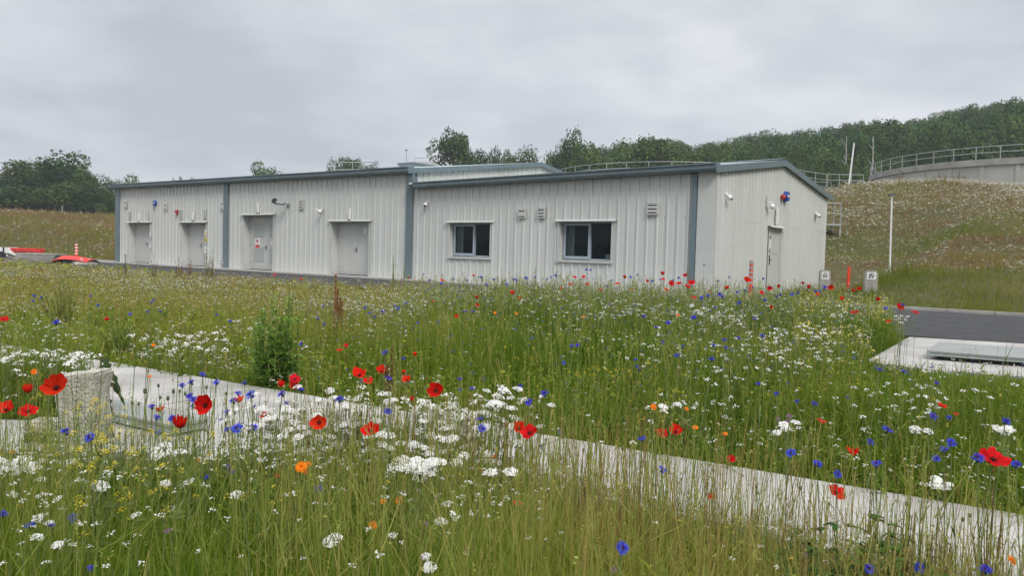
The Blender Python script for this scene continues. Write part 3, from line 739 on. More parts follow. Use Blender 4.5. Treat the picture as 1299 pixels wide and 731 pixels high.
# low painted cover lying on the walkway beside the block
def cover(name, pts, z0, z1, label, cat, legs=.03):
    c = sum((Vector(p) for p in pts), Vector((0, 0)))/len(pts); o = empty(name, (c.x, c.y, z0))
    P = [(p[0]-c.x, p[1]-c.y) for p in pts]; mb = MB(); mb.prism(P, z1-z0-.02, z1-z0); mb.build('lid', 'cover', o, bevel=.004)
    P2 = [(p[0]*.985, p[1]*.975) for p in P]; mb = MB(); mb.prism(P2, legs, z1-z0-.021); mb.build('rim', 'coverside', o)
    P3 = [(p[0]*.93, p[1]*.86) for p in P]; mb = MB(); mb.prism(P3, 0.001, legs-.002); mb.build('base', 'gap', o)  # near-black inset prism: the shadow gap under the rim put in as colour
    tag(o, label, cat); return o
a = on_z(137, 504.5, .06); d0, s0 = path_dist(a.x, a.y)
wd_ = [PA+pd*(s0-.02)+pn*(d0), PA+pd*(s0+.95)+pn*(d0), PA+pd*(s0+.95)+pn*(PWID+.42), PA+pd*(s0-.02)+pn*(PWID+.42)]
wd_ = [wd_[3], wd_[2], wd_[1], wd_[0]]
cover('access_cover', [w[:] for w in wd_], .0, .06, 'grey blue access cover on the pale path beside the concrete block', 'access cover', legs=.008)
# foundation apron under that cover so it rests on something
AL = [on_z(*p) for p in ((128, 462), (330, 503), (560, 545), (640, 602), (400, 588), (200, 573), (-90, 575), (-90, 530), (60, 533), (112, 530))]
mb = MB(); mb.prism([p[:2] for p in AL][::-1], -.3, -.004); tag(mb.build('pavement', 'concrete'), kind='structure')
AL = np.array([[p.x, p.y] for p in AL])
# concrete block
bc = at(92, 476, 3.75); zb_ = bc.z
o = empty('concrete_block', (bc.x, bc.y+.10, 0), R(4))
mb = MB(); hw = .098; mb.v = []
mb.box(-hw, hw, -.085, .10, -.11, zb_); me = mb.mesh('block', 'concrete_old', bevel=.01)
import bmesh
bm = bmesh.new(); bm.from_mesh(me); bmesh.ops.subdivide_edges(bm, edges=bm.edges, cuts=7, use_grid_fill=True); bm.to_mesh(me); bm.free()
from mathutils import noise as mn
for v in me.vertices:
    ed = abs(v.co.x) > .09 or abs(v.co.y) > .08 or v.co.z > zb_-.012
    k = mn.noise(v.co*22)*.006+mn.noise(v.co*60)*.003; v.co -= Vector((v.co.x, v.co.y, max(v.co.z-.1, 0)*.5)).normalized()*(abs(k)*(2.2 if ed and mn.noise(v.co*9) > .05 else .7))
for v in me.vertices:
    v.co.x += .010*math.sin(v.co.z*19+v.co.y*9); v.co.z += .006*math.sin(v.co.x*31)+ (.006*(v.co.x/hw) if v.co.z > .1 else 0)
inst('block', me, o)
mb = MB(); mb.box(-hw-.17, -hw-.003, -.05, .09, -.11, .10); mb.build('footing', 'concrete_old', o, bevel=.01)
mb = MB(); mb.box(-hw-.15, -hw+.0-.004, -.054, -.051, .0, .05); mb.build('slot', 'gap', o)
tag(o, 'rough weathered upright concrete block next to the big tilted poppy', 'concrete block')
# apron on the right
ap = [on_z(*p) for p in ((1153.7, 428), (1299, 436.8), (1700, 462), (1750, 530), (1299, 479), (1180, 470), (1098, 459), (1120, 447))]
mb = MB(); mb.prism([p[:2] for p in ap][::-1], -.3, 0.004); tag(mb.build('pavement', 'concrete'), kind='structure')
cv = [on_z(1190, 434.0, .1), on_z(1560, 458, .1), on_z(1560, 474, .1), on_z(1176, 445, .1)]
cover('access_cover', [(p.x, p.y) for p in cv][::-1], .004, .10, 'long low pale steel cover on the slab beside the road', 'access cover', legs=.045)
AP = np.array([[p.x, p.y] for p in ap])
def in_poly(x, y, P):
    c = np.zeros(np.shape(x), bool); j = len(P)-1
    for i in range(len(P)):
        xi, yi = P[i]; xj, yj = P[j]
        c ^= ((yi > y) != (yj > y)) & (x < (xj-xi)*(y-yi)/(yj-yi+1e-12)+xi); j = i
    return c
BLK = (bc.x, bc.y+.13)
def meadow(x, y):
    """True where plants may root in the near meadow"""
    x = np.asarray(x, float); y = np.asarray(y, float)
    u = (x-CX)*ct-(y-CY)*st_; w = (x-CX)*st_+(y-CY)*ct
    d_, s__ = path_dist(x, y)
    ok = (w < -7.0+.12*vnoise(x, y, .6, 9)) & ~((d_ > -.03+.24*vnoise(x, y, .23, 61)**2) & (d_ < PWID-.12*vnoise(x, y, .3, 62)))
    ok &= ~in_poly(x, y, AL)
    ok &= ~in_poly(x, y, AP)
    ok &= ~((w > -7.6) & (u > 5.2)) & ~((np.abs(x-BLK[0]) < .2) & (np.abs(y-BLK[1]) < .22))
    return ok
# ------------------------------------------------------------------ vegetation made of many thin strips
def strips(base, h, lean, az, width, face, K, c0, c1, taper=.8, curve=2.0):
    N = len(base); t = np.linspace(0, 1, K+1)[None, :]
    hx = (lean*np.cos(az))[:, None]*h[:, None]*t**curve; hy = (lean*np.sin(az))[:, None]*h[:, None]*t**curve
    P = np.stack([base[:, 0:1]+hx, base[:, 1:2]+hy, base[:, 2:3]+h[:, None]*t*(1-.25*(lean**2)[:, None]*t)], -1)
    wv = np.stack([np.cos(face), np.sin(face), np.zeros(N)], -1)[:, None, :]*(width[:, None]*.5*(1-taper*t**1.6))[..., None]
    V = np.stack([P-wv, P+wv], 2).reshape(-1, 3)
    i = np.arange(N)[:, None]*(2*(K+1)); k = np.arange(K)[None]*2
    Q = np.stack([i+k, i+k+1, i+k+3, i+k+2], -1).reshape(-1, 4)
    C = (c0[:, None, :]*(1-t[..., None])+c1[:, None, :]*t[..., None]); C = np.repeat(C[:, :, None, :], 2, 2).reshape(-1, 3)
    return V, Q, C, P[:, -1]
class Acc:
    def __init__(s): s.V = []; s.Q = []; s.C = []; s.n = 0
    def add(s, V, Q, C):
        V = np.asarray(V, float); C = np.asarray(C, float)
        if C.ndim == 1: C = np.broadcast_to(C, V.shape)
        s.V.append(V); s.Q.append(np.asarray(Q)+s.n); s.C.append(C); s.n += len(V); return s
    def mesh(s, name, m): return np_mesh(name, np.concatenate(s.V), np.concatenate(s.Q), np.concatenate(s.C), m)
    def obj(s, name, m, kind='stuff', label=None, cat=None):
        o = inst(name, s.mesh(name, m)); tag(o, label, cat, kind=kind); return o
def dots(c, r, n, col, flat=.35, size=.32, lift=.25):
    """n little leaf/petal quads scattered in a disc-like head of radius r around each centre"""
    N = len(c); a = RNG.uniform(0, 2*np.pi, (N, n)); q = np.sqrt(RNG.uniform(0, 1, (N, n)))*r[:, None]
    P = c[:, None, :]+np.stack([q*np.cos(a), q*np.sin(a), RNG.uniform(-flat, flat, (N, n))*r[:, None]+lift*r[:, None]*(1-(q/r[:, None])**2)], -1)
    P = P.reshape(-1, 3); s = (np.repeat(r, n)*size*RNG.uniform(.6, 1.3, N*n))
    nx = RNG.normal(0, .45, N*n); ny = RNG.normal(-.25, .45, N*n); nz = np.ones(N*n)
    nrm = np.stack([nx, ny, nz], -1); nrm /= np.linalg.norm(nrm, axis=1)[:, None]
    t = np.stack([np.cos(b_ := RNG.uniform(0, 6.28, N*n)), np.sin(b_), np.zeros(N*n)], -1)
    t -= nrm*(t*nrm).sum(1)[:, None]; t /= np.linalg.norm(t, axis=1)[:, None]; bt = np.cross(nrm, t)
    s = s[:, None]; asp = RNG.uniform(.55, 1, N*n)[:, None]
    V = np.stack([P-t*s, P-bt*s*asp, P+t*s, P+bt*s*asp], 1).reshape(-1, 3); Q = np.arange(len(V)).reshape(-1, 4)
    C = np.repeat(col, n*4, 0) if np.ndim(col) == 2 else np.broadcast_to(np.asarray(col, float), V.shape)
    return V, Q, C*np.repeat(RNG.uniform(.8, 1.1, N*n), 4)[:, None]
def sample(Y0, Y1, dens, mask, margin=2.6, slope=.70):
    wmax = slope*Y1+margin; n = int(dens*(Y1-Y0)*2*wmax)
    x = RNG.uniform(-wmax, wmax, n); y = RNG.uniform(Y0, Y1, n); k = (np.abs(x) < slope*y+margin) & mask(x, y)
    return x[k], y[k]
def pal(t, cols):
    t = np.clip(t, 0, 1)*(len(cols)-1); i = np.minimum(t.astype(int), len(cols)-2); f = (t-i)[:, None]; c = np.array(cols)
    return c[i]*(1-f)+c[i+1]*f
NEX = np.array([-400, -100, 200, 400, 640, 900, 1200, 1500]); NEY = np.array([572, 577, 575, 588, 604, 657, 712, 765])
def yedge(px): return F/(np.interp(px, NEX, NEY)-(323.1+(px-649.5)*.0282))
def pd_np(x, y): return (x-PA.x)*pn.x+(y-PA.y)*pn.y
def dense_h(x, y):
    d_ = pd_np(x, y); px = az_px(x, y)
    near = .20+.23*ss(yedge(px)-y, 0, 2.3)
    far = .16+.34*ss(-d_, 0, 1.8)
    h = np.where(y < yedge(px)+.05, near, far)
    edge = ss(y, 11.5, 16)*(1-.0)
    h = h*(1-edge)+.27*edge
    h = h-.20*(d_ < 0)*ss(y, 7, 11)*(1-ss(px, 430, 560))*(1-edge)
    h = h+.07*ss(px, 560, 700)*(1-ss(px, 1110, 1180))*ss(y, 7, 11)
    cap = np.where(y < 7.7, .11+.15*(7.7-y), .10); kk = np.where(y > 8.6, ss(px, 1128, 1150), ss(px, 1085, 1135)*ss(y, 4.2, 5.2)); h = np.where(y < 12, h*(1-kk)+np.minimum(h, cap)*kk, h)
    bed = (1-ss(px, 105, 135))*ss(y, 4.2, 4.7)*(y < 7.4)*(d_ > -.2); h = h*(1-bed)+.44*bed
    h = h*(1-.22*(d_ < -.6)*ss(px, 560, 700)*(1-ss(y, 7, 9.5)))
    return np.maximum(h, .1)
GREENS = [(.072, .132, .010), (.122, .190, .015), (.178, .245, .022), (.25, .275, .036), (.33, .275, .062), (.39, .275, .09)]
def tone(x, y):
    px = az_px(x, y); n = vnoise(x, y, 1.1, 1)*.55+vnoise(x, y, .35, 2)*.3+RNG.uniform(0, .3, len(x))
    d_ = pd_np(x, y)
    t = .02+.52*n
    t = t+np.where(d_ > 0, .30*ss(px, 500, 900)-.06, 0)
    t = t+np.where(d_ < 0, .26*(1-ss(px, 420, 620))*ss(y, 5, 7.5), 0)-np.where(d_ < 0, .08*ss(px, 560, 640)*(1-ss(px, 950, 1050)), 0)
    t = t+.10*ss(y, 13, 18)+.10*ss(y, 9.5, 12)
    return np.clip(t, 0, 1)
grass = Acc(); stems = Acc(); white = Acc(); small = Acc()
LOD = [(.55, 2, 6500, .0026, 3), (2, 3.2, 4600, .0034, 3), (3.2, 5, 2300, .005, 3), (5, 8, 950, .009, 2), (8, 13, 520, .013, 2), (13, 22, 210, .020, 2), (22, 34, 90, .030, 2)]
for Y0, Y1, dn, wd, K in LOD:
    x, y = sample(Y0, Y1, dn, meadow)
    H = dense_h(x, y); n = len(x); z = terrain(x, y)
    h = H*RNG.uniform(.45, 1.12, n)*(.8+.4*vnoise(x, y, .5, 5)); t = tone(x, y)
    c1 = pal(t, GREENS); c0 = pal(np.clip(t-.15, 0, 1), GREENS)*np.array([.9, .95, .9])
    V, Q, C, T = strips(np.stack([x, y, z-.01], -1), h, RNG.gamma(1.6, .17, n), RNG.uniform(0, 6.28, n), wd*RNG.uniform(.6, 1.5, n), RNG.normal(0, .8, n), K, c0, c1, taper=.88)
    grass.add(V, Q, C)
    # short leafy rosettes that close the canopy
    m = int(n*.35); k = RNG.choice(n, m); hh = H[k]*RNG.uniform(.15, .75, m)
    cc = pal(np.clip(t[k]-.1, 0, 1), GREENS)
    V, Q, C = dots(np.stack([x[k], y[k], z[k]+hh], -1), wd*RNG.uniform(2.2, 5, m), 3, cc, flat=1.2, size=.55)
    grass.add(V, Q, C)
SL_ = [(.6, 2, 800, .0019, 4), (2, 3.2, 640, .0023, 4), (3.2, 5, 380, .003, 3), (5, 8, 190, .005, 3), (8, 13, 95, .0075, 3), (13, 22, 34, .011, 2), (22, 32, 12, .016, 2)]
DRY = [(.12, .19, .028), (.21, .27, .05), (.34, .35, .09), (.34, .25, .085), (.20, .12, .05)]
for Y0, Y1, dn, wd, K in SL_:
    x, y = sample(Y0, Y1, dn, meadow); n = len(x); H = dense_h(x, y); z = terrain(x, y)
    px = az_px(x, y)
    tall = np.where((y > 7.5) & (px > 500) & (px < 1110), 1.0, np.where(y > 13, .35, .75)); tall = np.where((px > 1100) & (y > 4.6) & (y < 8.6), .35, tall)
    d_ = pd_np(x, y)
    keep = ~((d_ < 0) & (y < 9) & (RNG.uniform(0, 1, n) < .5)) & ~((px > 1100) & (y > 5) & (y < 8.6) & (RNG.uniform(0, 1, n) < .6)) & ~((px > 130) & (px < 340) & (y < 3.9) & (RNG.uniform(0, 1, n) < .55)) & ~((d_ > PWID) & (d_ < PWID+.5) & (RNG.uniform(0, 1, n) < .3))
    h = np.minimum(H*RNG.uniform(.85, 1.25, n)+tall*RNG.gamma(1.6, .07, n), .62+.16*tall)
    h = np.where((d_ > PWID) & (y < 3.6), np.minimum(h+.12*RNG.uniform(0, 1, n)*(1-ss(y, 3.2, 3.6)), .70), h)
    h = np.where(y < 1.4, np.minimum(h, .55), h)
    t = np.clip(tone(x, y)*.7+RNG.uniform(-.15, .45, n), 0, 1); c = pal(t, DRY); k = np.where(keep)[0]
    V, Q, C, T = strips(np.stack([x, y, z-.01], -1)[k], h[k], RNG.gamma(1.5, .10, len(k)), RNG.uniform(0, 6.28, len(k)), wd*RNG.uniform(.6, 1.2, len(k)), RNG.normal(0, .3, len(k)), K, c[k]*.8, c[k], taper=.5, curve=1.6)
    stems.add(V, Q, C)
    # seed heads, buds and side leaves up the stems
    f = RNG.choice(len(k), int(len(k)*.55)); b = T[f]; cc = c[k][f]*RNG.uniform(.5, 1.3, (len(f), 1))
    V, Q, C = dots(b, wd*RNG.uniform(1.1, 2.6, len(f)), 3, cc, flat=1.8, size=.75); stems.add(V, Q, C)
    for _ in range(2):
        f = RNG.choice(len(k), int(len(k)*.6)); hh = RNG.uniform(.3, .95, len(f))
        b = np.stack([x[k][f], y[k][f], z[k][f]], -1)*(1-hh[:, None])+T[f]*hh[:, None]
        V, Q, C, _T = strips(b, h[k][f]*RNG.uniform(.10, .22, len(f)), RNG.uniform(.3, 1.2, len(f)), RNG.uniform(0, 6.28, len(f)), wd*RNG.uniform(.8, 1.8, len(f)), RNG.normal(0, .9, len(f)), 1, c[k][f]*.9, c[k][f]*1.05, taper=.7)
        stems.add(V, Q, C)
# wider leaves, bent and tangled, in patches
for Y0, Y1, dn, L0 in [(.8, 2.2, 520, .12), (2.2, 4.5, 480, .13), (4.5, 8, 330, .14), (8, 13, 130, .18)]:
    x, y = sample(Y0, Y1, dn, meadow); pp = ss(vnoise(x, y, .9, 71)*.6+vnoise(x, y, .3, 72)*.4, .42, .62); k = RNG.uniform(0, 1, len(x)) < pp; x, y = x[k], y[k]; n = len(x); H = dense_h(x, y); z = terrain(x, y)
    t = np.clip(tone(x, y)-.18, 0, 1); c = pal(t, GREENS)*RNG.uniform(.7, 1.2, (n, 1))
    V, Q, C, T = strips(np.stack([x, y, z+H*RNG.uniform(.15, .8, n)], -1), L0*RNG.uniform(.4, 1.1, n), RNG.uniform(.5, 1.6, n), RNG.uniform(0, 6.28, n), L0*RNG.uniform(.08, .2, n), RNG.uniform(0, 6.28, n), 3, c*.9, c, taper=.9, curve=1.3); grass.add(V, Q, C)
# extra fine stalks right along the path edge, leaning over it
def edge_mask(x, y): return meadow(x, y) & (y < yedge(az_px(x, y))+.02) & (y > yedge(az_px(x, y))-.55)
x, y = sample(1.8, 4.4, 900, edge_mask); k = RNG.uniform(0, 1, len(x)) < (.35+.65*(1-ss(az_px(x, y), 750, 1100)))*(.15+.85*ss(az_px(x, y), 330, 430)); x, y = x[k], y[k]; n = len(x)
c = pal(np.clip(RNG.uniform(0, 1, n), 0, 1), DRY); V, Q, C, T = strips(np.stack([x, y, terrain(x, y)], -1), RNG.uniform(.28, .58, n), RNG.gamma(1.5, .06, n), RNG.uniform(0, 6.28, n), RNG.uniform(.0018, .0034, n), RNG.normal(0, .3, n), 4, c*.85, c, taper=.4); stems.add(V, Q, C)
V, Q, C = dots(T, RNG.uniform(.003, .008, n), 4, c*RNG.uniform(.5, 1.3, (n, 1)), flat=2.2, size=.6); stems.add(V, Q, C)
# small blossoms that nobody could count
def drift(x, y):
    n = vnoise(x, y, 1.6, 21)*.6+vnoise(x, y, .6, 22)*.4; return ss(n, .42, .72)
WH = np.array([.80, .79, .74])
for Y0, Y1, dn, r, k in [(1.0, 2.2, 60, .011, 9), (2.2, 4, 150, .012, 8), (4, 7, 140, .014, 6), (7, 13, 130, .018, 4), (13, 22, 90, .024, 3), (22, 33, 50, .030, 3)]:
    x, y = sample(Y0, Y1, dn, meadow); px = az_px(x, y); d_ = pd_np(x, y); n = len(x)
    p = .18+.9*drift(x, y)
    p = p*np.where((d_ < 0) & (y > 4) & (y < 9) & (px > 540) & (px < 860), .25, 1)*np.where((d_ > 0) & (px > 700), .35, 1)
    p = p+np.where((d_ > 0) & (px < 700), .5*ss(y, 2.0, 2.6), 0)+np.where((px > 700) & (y > 8) & (y < 13), .35, 0)
    q = RNG.uniform(0, 1, n) < p; x, y = x[q], y[q]; H = dense_h(x, y); n = len(x)
    z = terrain(x, y)+H*RNG.uniform(.9, 1.3, n)+.03; c = WH*RNG.uniform(.85, 1.05, (n, 1))
    V, Q, C = dots(np.stack([x, y, z], -1), r*RNG.uniform(.6, 1.3, n), k, c, flat=.3, size=.30); white.add(V, Q, C)
    V, Q, C, T = strips(np.stack([x, y, z-.14], -1), np.full(n, .14), RNG.uniform(0, .1, n), RNG.uniform(0, 6.28, n), np.full(n, r*.16), RNG.normal(0, .4, n), 1, np.tile([.12, .15, .05], (n, 1)), np.tile([.15, .18, .07], (n, 1)), taper=.2); white.add(V, Q, C)
def speck(col, Y0, Y1, dn, r, k, cond, hj=(.8, 1.25), flat=.8):
    x, y = sample(Y0, Y1, dn, meadow); q = cond(x, y, az_px(x, y), RNG.uniform(0, 1, len(x))); x, y = x[q], y[q]; n = len(x)
    z = terrain(x, y)+dense_h(x, y)*RNG.uniform(*hj, n)+.01
    c = np.array(col)*RNG.uniform(.8, 1.15, (n, 1)); V, Q, C = dots(np.stack([x, y, z], -1), r*RNG.uniform(.7, 1.3, n), k, c, flat=flat, size=.5); small.add(V, Q, C)
YEL = (.62, .50, .05)
speck(YEL, 2.2, 9, 60, .008, 4, lambda x, y, p, r: (r < ss(vnoise(x, y, .8, 31), .5, .75)))
speck((.72, .60, .16), 7.5, 12.5, 330, .017, 4, lambda x, y, p, r: (p > 1015) & (p < 1128) & (r < .9*ss(vnoise(x, y, .7, 77), .25, .55)), hj=(.75, 1.2))
speck(YEL, 3.9, 6.6, 60, .009, 4, lambda x, y, p, r: (p > 640) & (p < 900) & (r < ss(vnoise(x, y, .5, 37), .4, .7)))
speck((.42, .38, .13), 6, 13, 40, .012, 3, lambda x, y, p, r: r < .5*ss(vnoise(x, y, .9, 33), .5, .8), hj=(.6, 1.1))
speck((.45, .40, .16), 3, 26, 16, .012, 3, lambda x, y, p, r: r < .8*(1-ss(p, 300, 520)), hj=(.7, 1.15))
speck((.06, .07, .36), 5, 13, 16, .014, 4, lambda x, y, p, r: (r < .8) & (p > 380))
speck((.06, .07, .36), 8, 12.6, 26, .014, 4, lambda x, y, p, r: (p > 520) & (p < 1100), hj=(1.0, 1.4))
speck((.07, .08, .33), 12, 26, 2.5, .02, 4, lambda x, y, p, r: r < .8)
speck((.05, .045, .05), 8, 12.6, 30, .009, 3, lambda x, y, p, r: (p > 500) & (p < 1100), hj=(1.1, 1.5))
grass.obj('meadow_grass', 'veg', label='dense green and straw coloured grass of the wildflower meadow', cat='grass')
stems.obj('meadow_stems', 'veg', label='thin seeding stems standing above the meadow grass', cat='grass')
white.obj('white_blossoms', 'petalcol', label='countless tiny white blossoms scattered over the meadow', cat='wildflowers')
small.obj('small_blossoms', 'petalcol', label='countless tiny yellow and blue blossoms in the meadow', cat='wildflowers')

# bank and field cover
def bankmask(x, y):
    u = (x-CX)*ct-(y-CY)*st_; w = (x-CX)*st_+(y-CY)*ct
    return (((w > .5) & (u > .2) & (w < 62)) | ((w > 10.6) & (u > -8) & (w < 62)) | ((w > .6) & (u < UL-.6) & (np.hypot(x, y) < 106))) & (np.hypot(x-TC[0], y-TC[1]) > TR+.3)
BANK = [(.15, .19, .025), (.22, .225, .045), (.27, .205, .07), (.27, .17, .075), (.19, .115, .06)]
bg = Acc(); bf = Acc()
for Y0, Y1, dn, wd, hh in [(14, 24, 150, .016, .26), (24, 36, 75, .028, .34), (36, 52, 36, .045, .40), (52, 70, 18, .07, .45), (70, 106, 7, .11, .5)]:
    m = lambda x, y: bankmask(x, y) & ((az_px(x, y) < 170) | (az_px(x, y) > 985))
    x, y = sample(Y0, Y1, dn, m, margin=2); n = len(x); w = (x-CX)*st_+(y-CY)*ct; z = terrain(x, y); px = az_px(x, y)
    u_b = (x-CX)*ct-(y-CY)*st_
    t = .0+.52*ss(w, 7.5, 11)*np.where(px > 600, 1, .5)-.12*ss(w, 19, 25)+.95*(vnoise(x, y, 5, 41)*.5+vnoise(x, y, 1.7, 42)*.5)-.33+RNG.uniform(-.1, .15, n)
    t = t-.40*np.where(px > 600, ss(w, 18, 20)*(1-ss(w, 23, 25)), 0)
    t = np.where(px < 600, t*.8+.20, t)
    bare = (px > 1030) & (px < 1230) & (w > 10) & (w < 18) & (RNG.uniform(0, 1, n) < .75*(1-ss(px, 1150, 1230)))
    c = pal(t, BANK); k = ~bare
    h = hh*RNG.uniform(.5, 1.3, n)*(1-.4*(w > 8)*(px > 600))*(.4+1.3*vnoise(x, y, 1.5, 44)**1.4)
    V, Q, C, T = strips(np.stack([x, y, z-.02], -1)[k], h[k], RNG.gamma(2, .15, k.sum()), RNG.uniform(0, 6.28, k.sum()), wd*RNG.uniform(.5, 1.4, k.sum()), RNG.normal(0, .8, k.sum()), 2, c[k]*.9, c[k], taper=.85); bg.add(V, Q, C)
for Y0, Y1, dn, r in [(17, 27, 8, .042), (27, 40, 10.0, .055), (40, 66, 10, .078), (66, 104, 3.0, .10)]:
    x, y = sample(Y0, Y1, dn*3, m, margin=2); w = (x-CX)*st_+(y-CY)*ct; px = az_px(x, y)
    p = np.where(px > 600, (.08+.75*ss(vnoise(x, y, 3.4, 51)*.5+vnoise(x, y, 1.1, 52)*.5, .42, .66))*ss(w, 6, 10)*(1-.8*((px < 1180) & (w > 9) & (w < 18)))*np.where((w > 9) & (w < 24), .28+.9*ss(vnoise(x, y, 2.2, 58), .55, .7), 1), .09+.35*ss(vnoise(x, y, 5, 53), .5, .8))
    p = p+np.where((px > 600) & (w > 21), .28, 0)
    k = RNG.uniform(0, 1, len(x)) < p; x, y = x[k], y[k]; n = len(x); z = terrain(x, y)+RNG.uniform(.12, .42, n)
    c = np.array([.56, .52, .42])*RNG.uniform(.65, 1.2, (n, 1))
    V, Q, C = dots(np.stack([x, y, z], -1), r*RNG.uniform(.5, 1.5, n), 4, c, flat=.3, size=.38); bf.add(V, Q, C)
bg.obj('bank_grass', 'veg', label='brown and green rough grass covering the banks', cat='grass')
bf.obj('bank_blossoms', 'petalcol', label='countless cream white blossoms over the bank and far field', cat='wildflowers')

# ------------------------------------------------------------------ flower models
def grid_patch(acc, P, C):
    a, b = P.shape[:2]; i = np.arange(a-1)[:, None]*b+np.arange(b-1)[None]
    Q = np.stack([i, i+1, i+b+1, i+b], -1).reshape(-1, 4); acc.add(P.reshape(-1, 3), Q, C.reshape(-1, 3))
def poppy_mesh(cup, seed, red=(.60, .012, .008)):
    rg = np.random.default_rng(seed); acc = Acc(); r = np.linspace(.04, 1, 7)[:, None]; t = np.linspace(-1, 1, 11)[None]
    for i in range(4):
        a0 = i*math.pi/2+rg.normal(0, .12); hw = math.radians(64 if i % 2 else 54); L = 1-.16*rg.random(); cc = cup*(1 if i % 2 else 1.12)+rg.normal(0, .07)
        ph = rg.random()*6
        el = cc*1.15*r**.8; RR = L*r*(1-.20*np.abs(t)**2.2)*(1+.055*np.sin(6*t+ph)*r+.025*np.sin(17*t+2*ph)*r)
        rad = RR*np.cos(el); z = RR*np.sin(el)+(.11*np.sin(5*t+ph)+.045*np.sin(12*t+2*ph))*r**2+.015*(i % 2)+.10*rg.normal()*r**1.5
        A = a0+hw*t*(1-.1*r); P = np.stack([rad*np.cos(A), rad*np.sin(A), z], -1)
        base = np.array(red)*(1+.18*rg.normal()); C = np.broadcast_to(base, P.shape).copy()
        f = (.72+.4*r+.10*np.sin(22*t+ph)*r); C = C*f[..., None]; C[0] = (.03, .01, .012); C[1] = C[1]*.6
        grid_patch(acc, P, C)
    return acc.mesh('petals', 'petalcol')
def centre_mesh():
    mb = MB(); mb.ball((0, 0, .08), .075, 8, 5)
    for k in range(16):
        a = k*2*math.pi/16; q = .13+.04*(k % 2); mb.tube([(.05*math.cos(a), .05*math.sin(a), .04), (q*math.cos(a), q*math.sin(a), .16)], .012, 3); mb.ball((q*math.cos(a), q*math.sin(a), .17), .018, 4, 3)
    return mb.mesh('centre', 'pcentre')
def corn_mesh(seed):
    rg = np.random.default_rng(seed); acc = Acc()
    for k in range(30):
        outer = k < 13; a = (k*2*math.pi/13 if outer else rg.random()*6.28)+rg.normal(0, .15); el = math.radians(rg.normal(22, 12) if outer else rg.uniform(40, 85)); L = rg.uniform(.85, 1.08) if outer else rg.uniform(.35, .62)
        d = np.array([math.cos(a)*math.cos(el), math.sin(a)*math.cos(el), math.sin(el)]); s = np.array([-math.sin(a), math.cos(a), 0]); up = np.cross(d, s)
        col = np.array([.045, .065, .50] if outer else [.12, .04, .30])*rg.uniform(.75, 1.35)
        if outer:
            for j in (-2, -1, 0, 1, 2):
                o = d*L*.45; e = d*(L-.05*abs(j))+s*j*.16+up*rg.normal(0, .05); P = np.array([d*.12, o+s*(j*.04-.06), e, o+s*(j*.04+.06)])
                acc.add(P, [[0, 1, 2, 3]], col*rg.uniform(.85, 1.15))
        else: acc.add(np.array([d*.05-s*.03, d*L-s*.06, d*(L+.06), d*L+s*.06]), [[0, 1, 2, 3]], col)
    return acc.mesh('petals', 'petalcol')
def calyx_mesh():
    mb = MB(); mb.ball((0, 0, -.20), .27, 8, 6, 1.25); return mb.mesh('calyx', 'calyx', smooth=True)
def candy_mesh(seed, n=26, flat=.4, col=(.80, .79, .75)):
    rg = np.random.default_rng(seed); acc = Acc()
    for k in range(n):
        q = math.sqrt((k+.5)/n)*rg.uniform(.9, 1.08); a = k*2.39996+rg.normal(0, .2); c = np.array([q*math.cos(a), q*math.sin(a), flat*(1-q*q)+rg.normal(0, .05)])
        nrm = np.array([c[0]*.6, c[1]*.6, 1])+rg.normal(0, .2, 3); nrm /= np.linalg.norm(nrm); t = np.cross(nrm, [0, 0, 1.]) if q > .1 else np.array([1., 0, 0]); t /= np.linalg.norm(t)+1e-9; b = np.cross(nrm, t)
        out = np.array([math.cos(a), math.sin(a), 0]); cc = np.array(col)*rg.uniform(.93, 1.1)
        for j in range(4):
            ang = j*math.pi/2+.78+rg.normal(0, .1); d = t*math.cos(ang)+b*math.sin(ang); s = np.cross(nrm, d); L = .275*(1.3 if d@out > 0 else .75)
            acc.add(np.array([c, c+d*L*.6-s*L*.36, c+d*L, c+d*L*.6+s*L*.36]), [[0, 1, 2, 3]], cc)
    return acc.mesh('florets', 'petalcol')
def pedicel_mesh(seed):
    rg = np.random.default_rng(seed); mb = MB()
    for k in range(12):
        a = k*2.4; q = math.sqrt((k+.5)/12); mb.tube([(0, 0, -1.1), (q*math.cos(a)*.7, q*math.sin(a)*.7, -.35), (q*math.cos(a), q*math.sin(a), .3*(1-q*q))], .025, 3)
    return mb.mesh('pedicels', 'stem')
def mari_mesh(seed, col=(.85, .22, .012)):
    rg = np.random.default_rng(seed); acc = Acc()
    for L, m, el in ((1, 13, .12), (.72, 11, .45), (.4, 8, .9)):
        for k in range(m):
            a = k*2*math.pi/m+rg.normal(0, .08)+L; d = np.array([math.cos(a)*math.cos(el), math.sin(a)*math.cos(el), math.sin(el)]); s = np.array([-math.sin(a), math.cos(a), 0]); w = .2
            acc.add(np.array([d*.05, d*L*.7-s*w, d*L, d*L*.7+s*w]), [[0, 1, 2, 3]], np.array(col)*rg.uniform(.8, 1.15))
    return acc.mesh('petals', 'petalcol')
def tuft_mesh(seed, col):
    rg = np.random.default_rng(seed); acc = Acc()
    for k in range(26):
        a = rg.random()*6.28; el = rg.uniform(.1, 1.5); L = rg.uniform(.7, 1); d = np.array([math.cos(a)*math.cos(el), math.sin(a)*math.cos(el), math.sin(el)]); s = np.array([-math.sin(a), math.cos(a), 0])
        acc.add(np.array([d*.2-s*.03, d*L-s*.1, d*(L+.1), d*L+s*.1]), [[0, 1, 2, 3]], np.array(col)*rg.uniform(.8, 1.2))
    return acc.mesh('florets', 'petalcol')
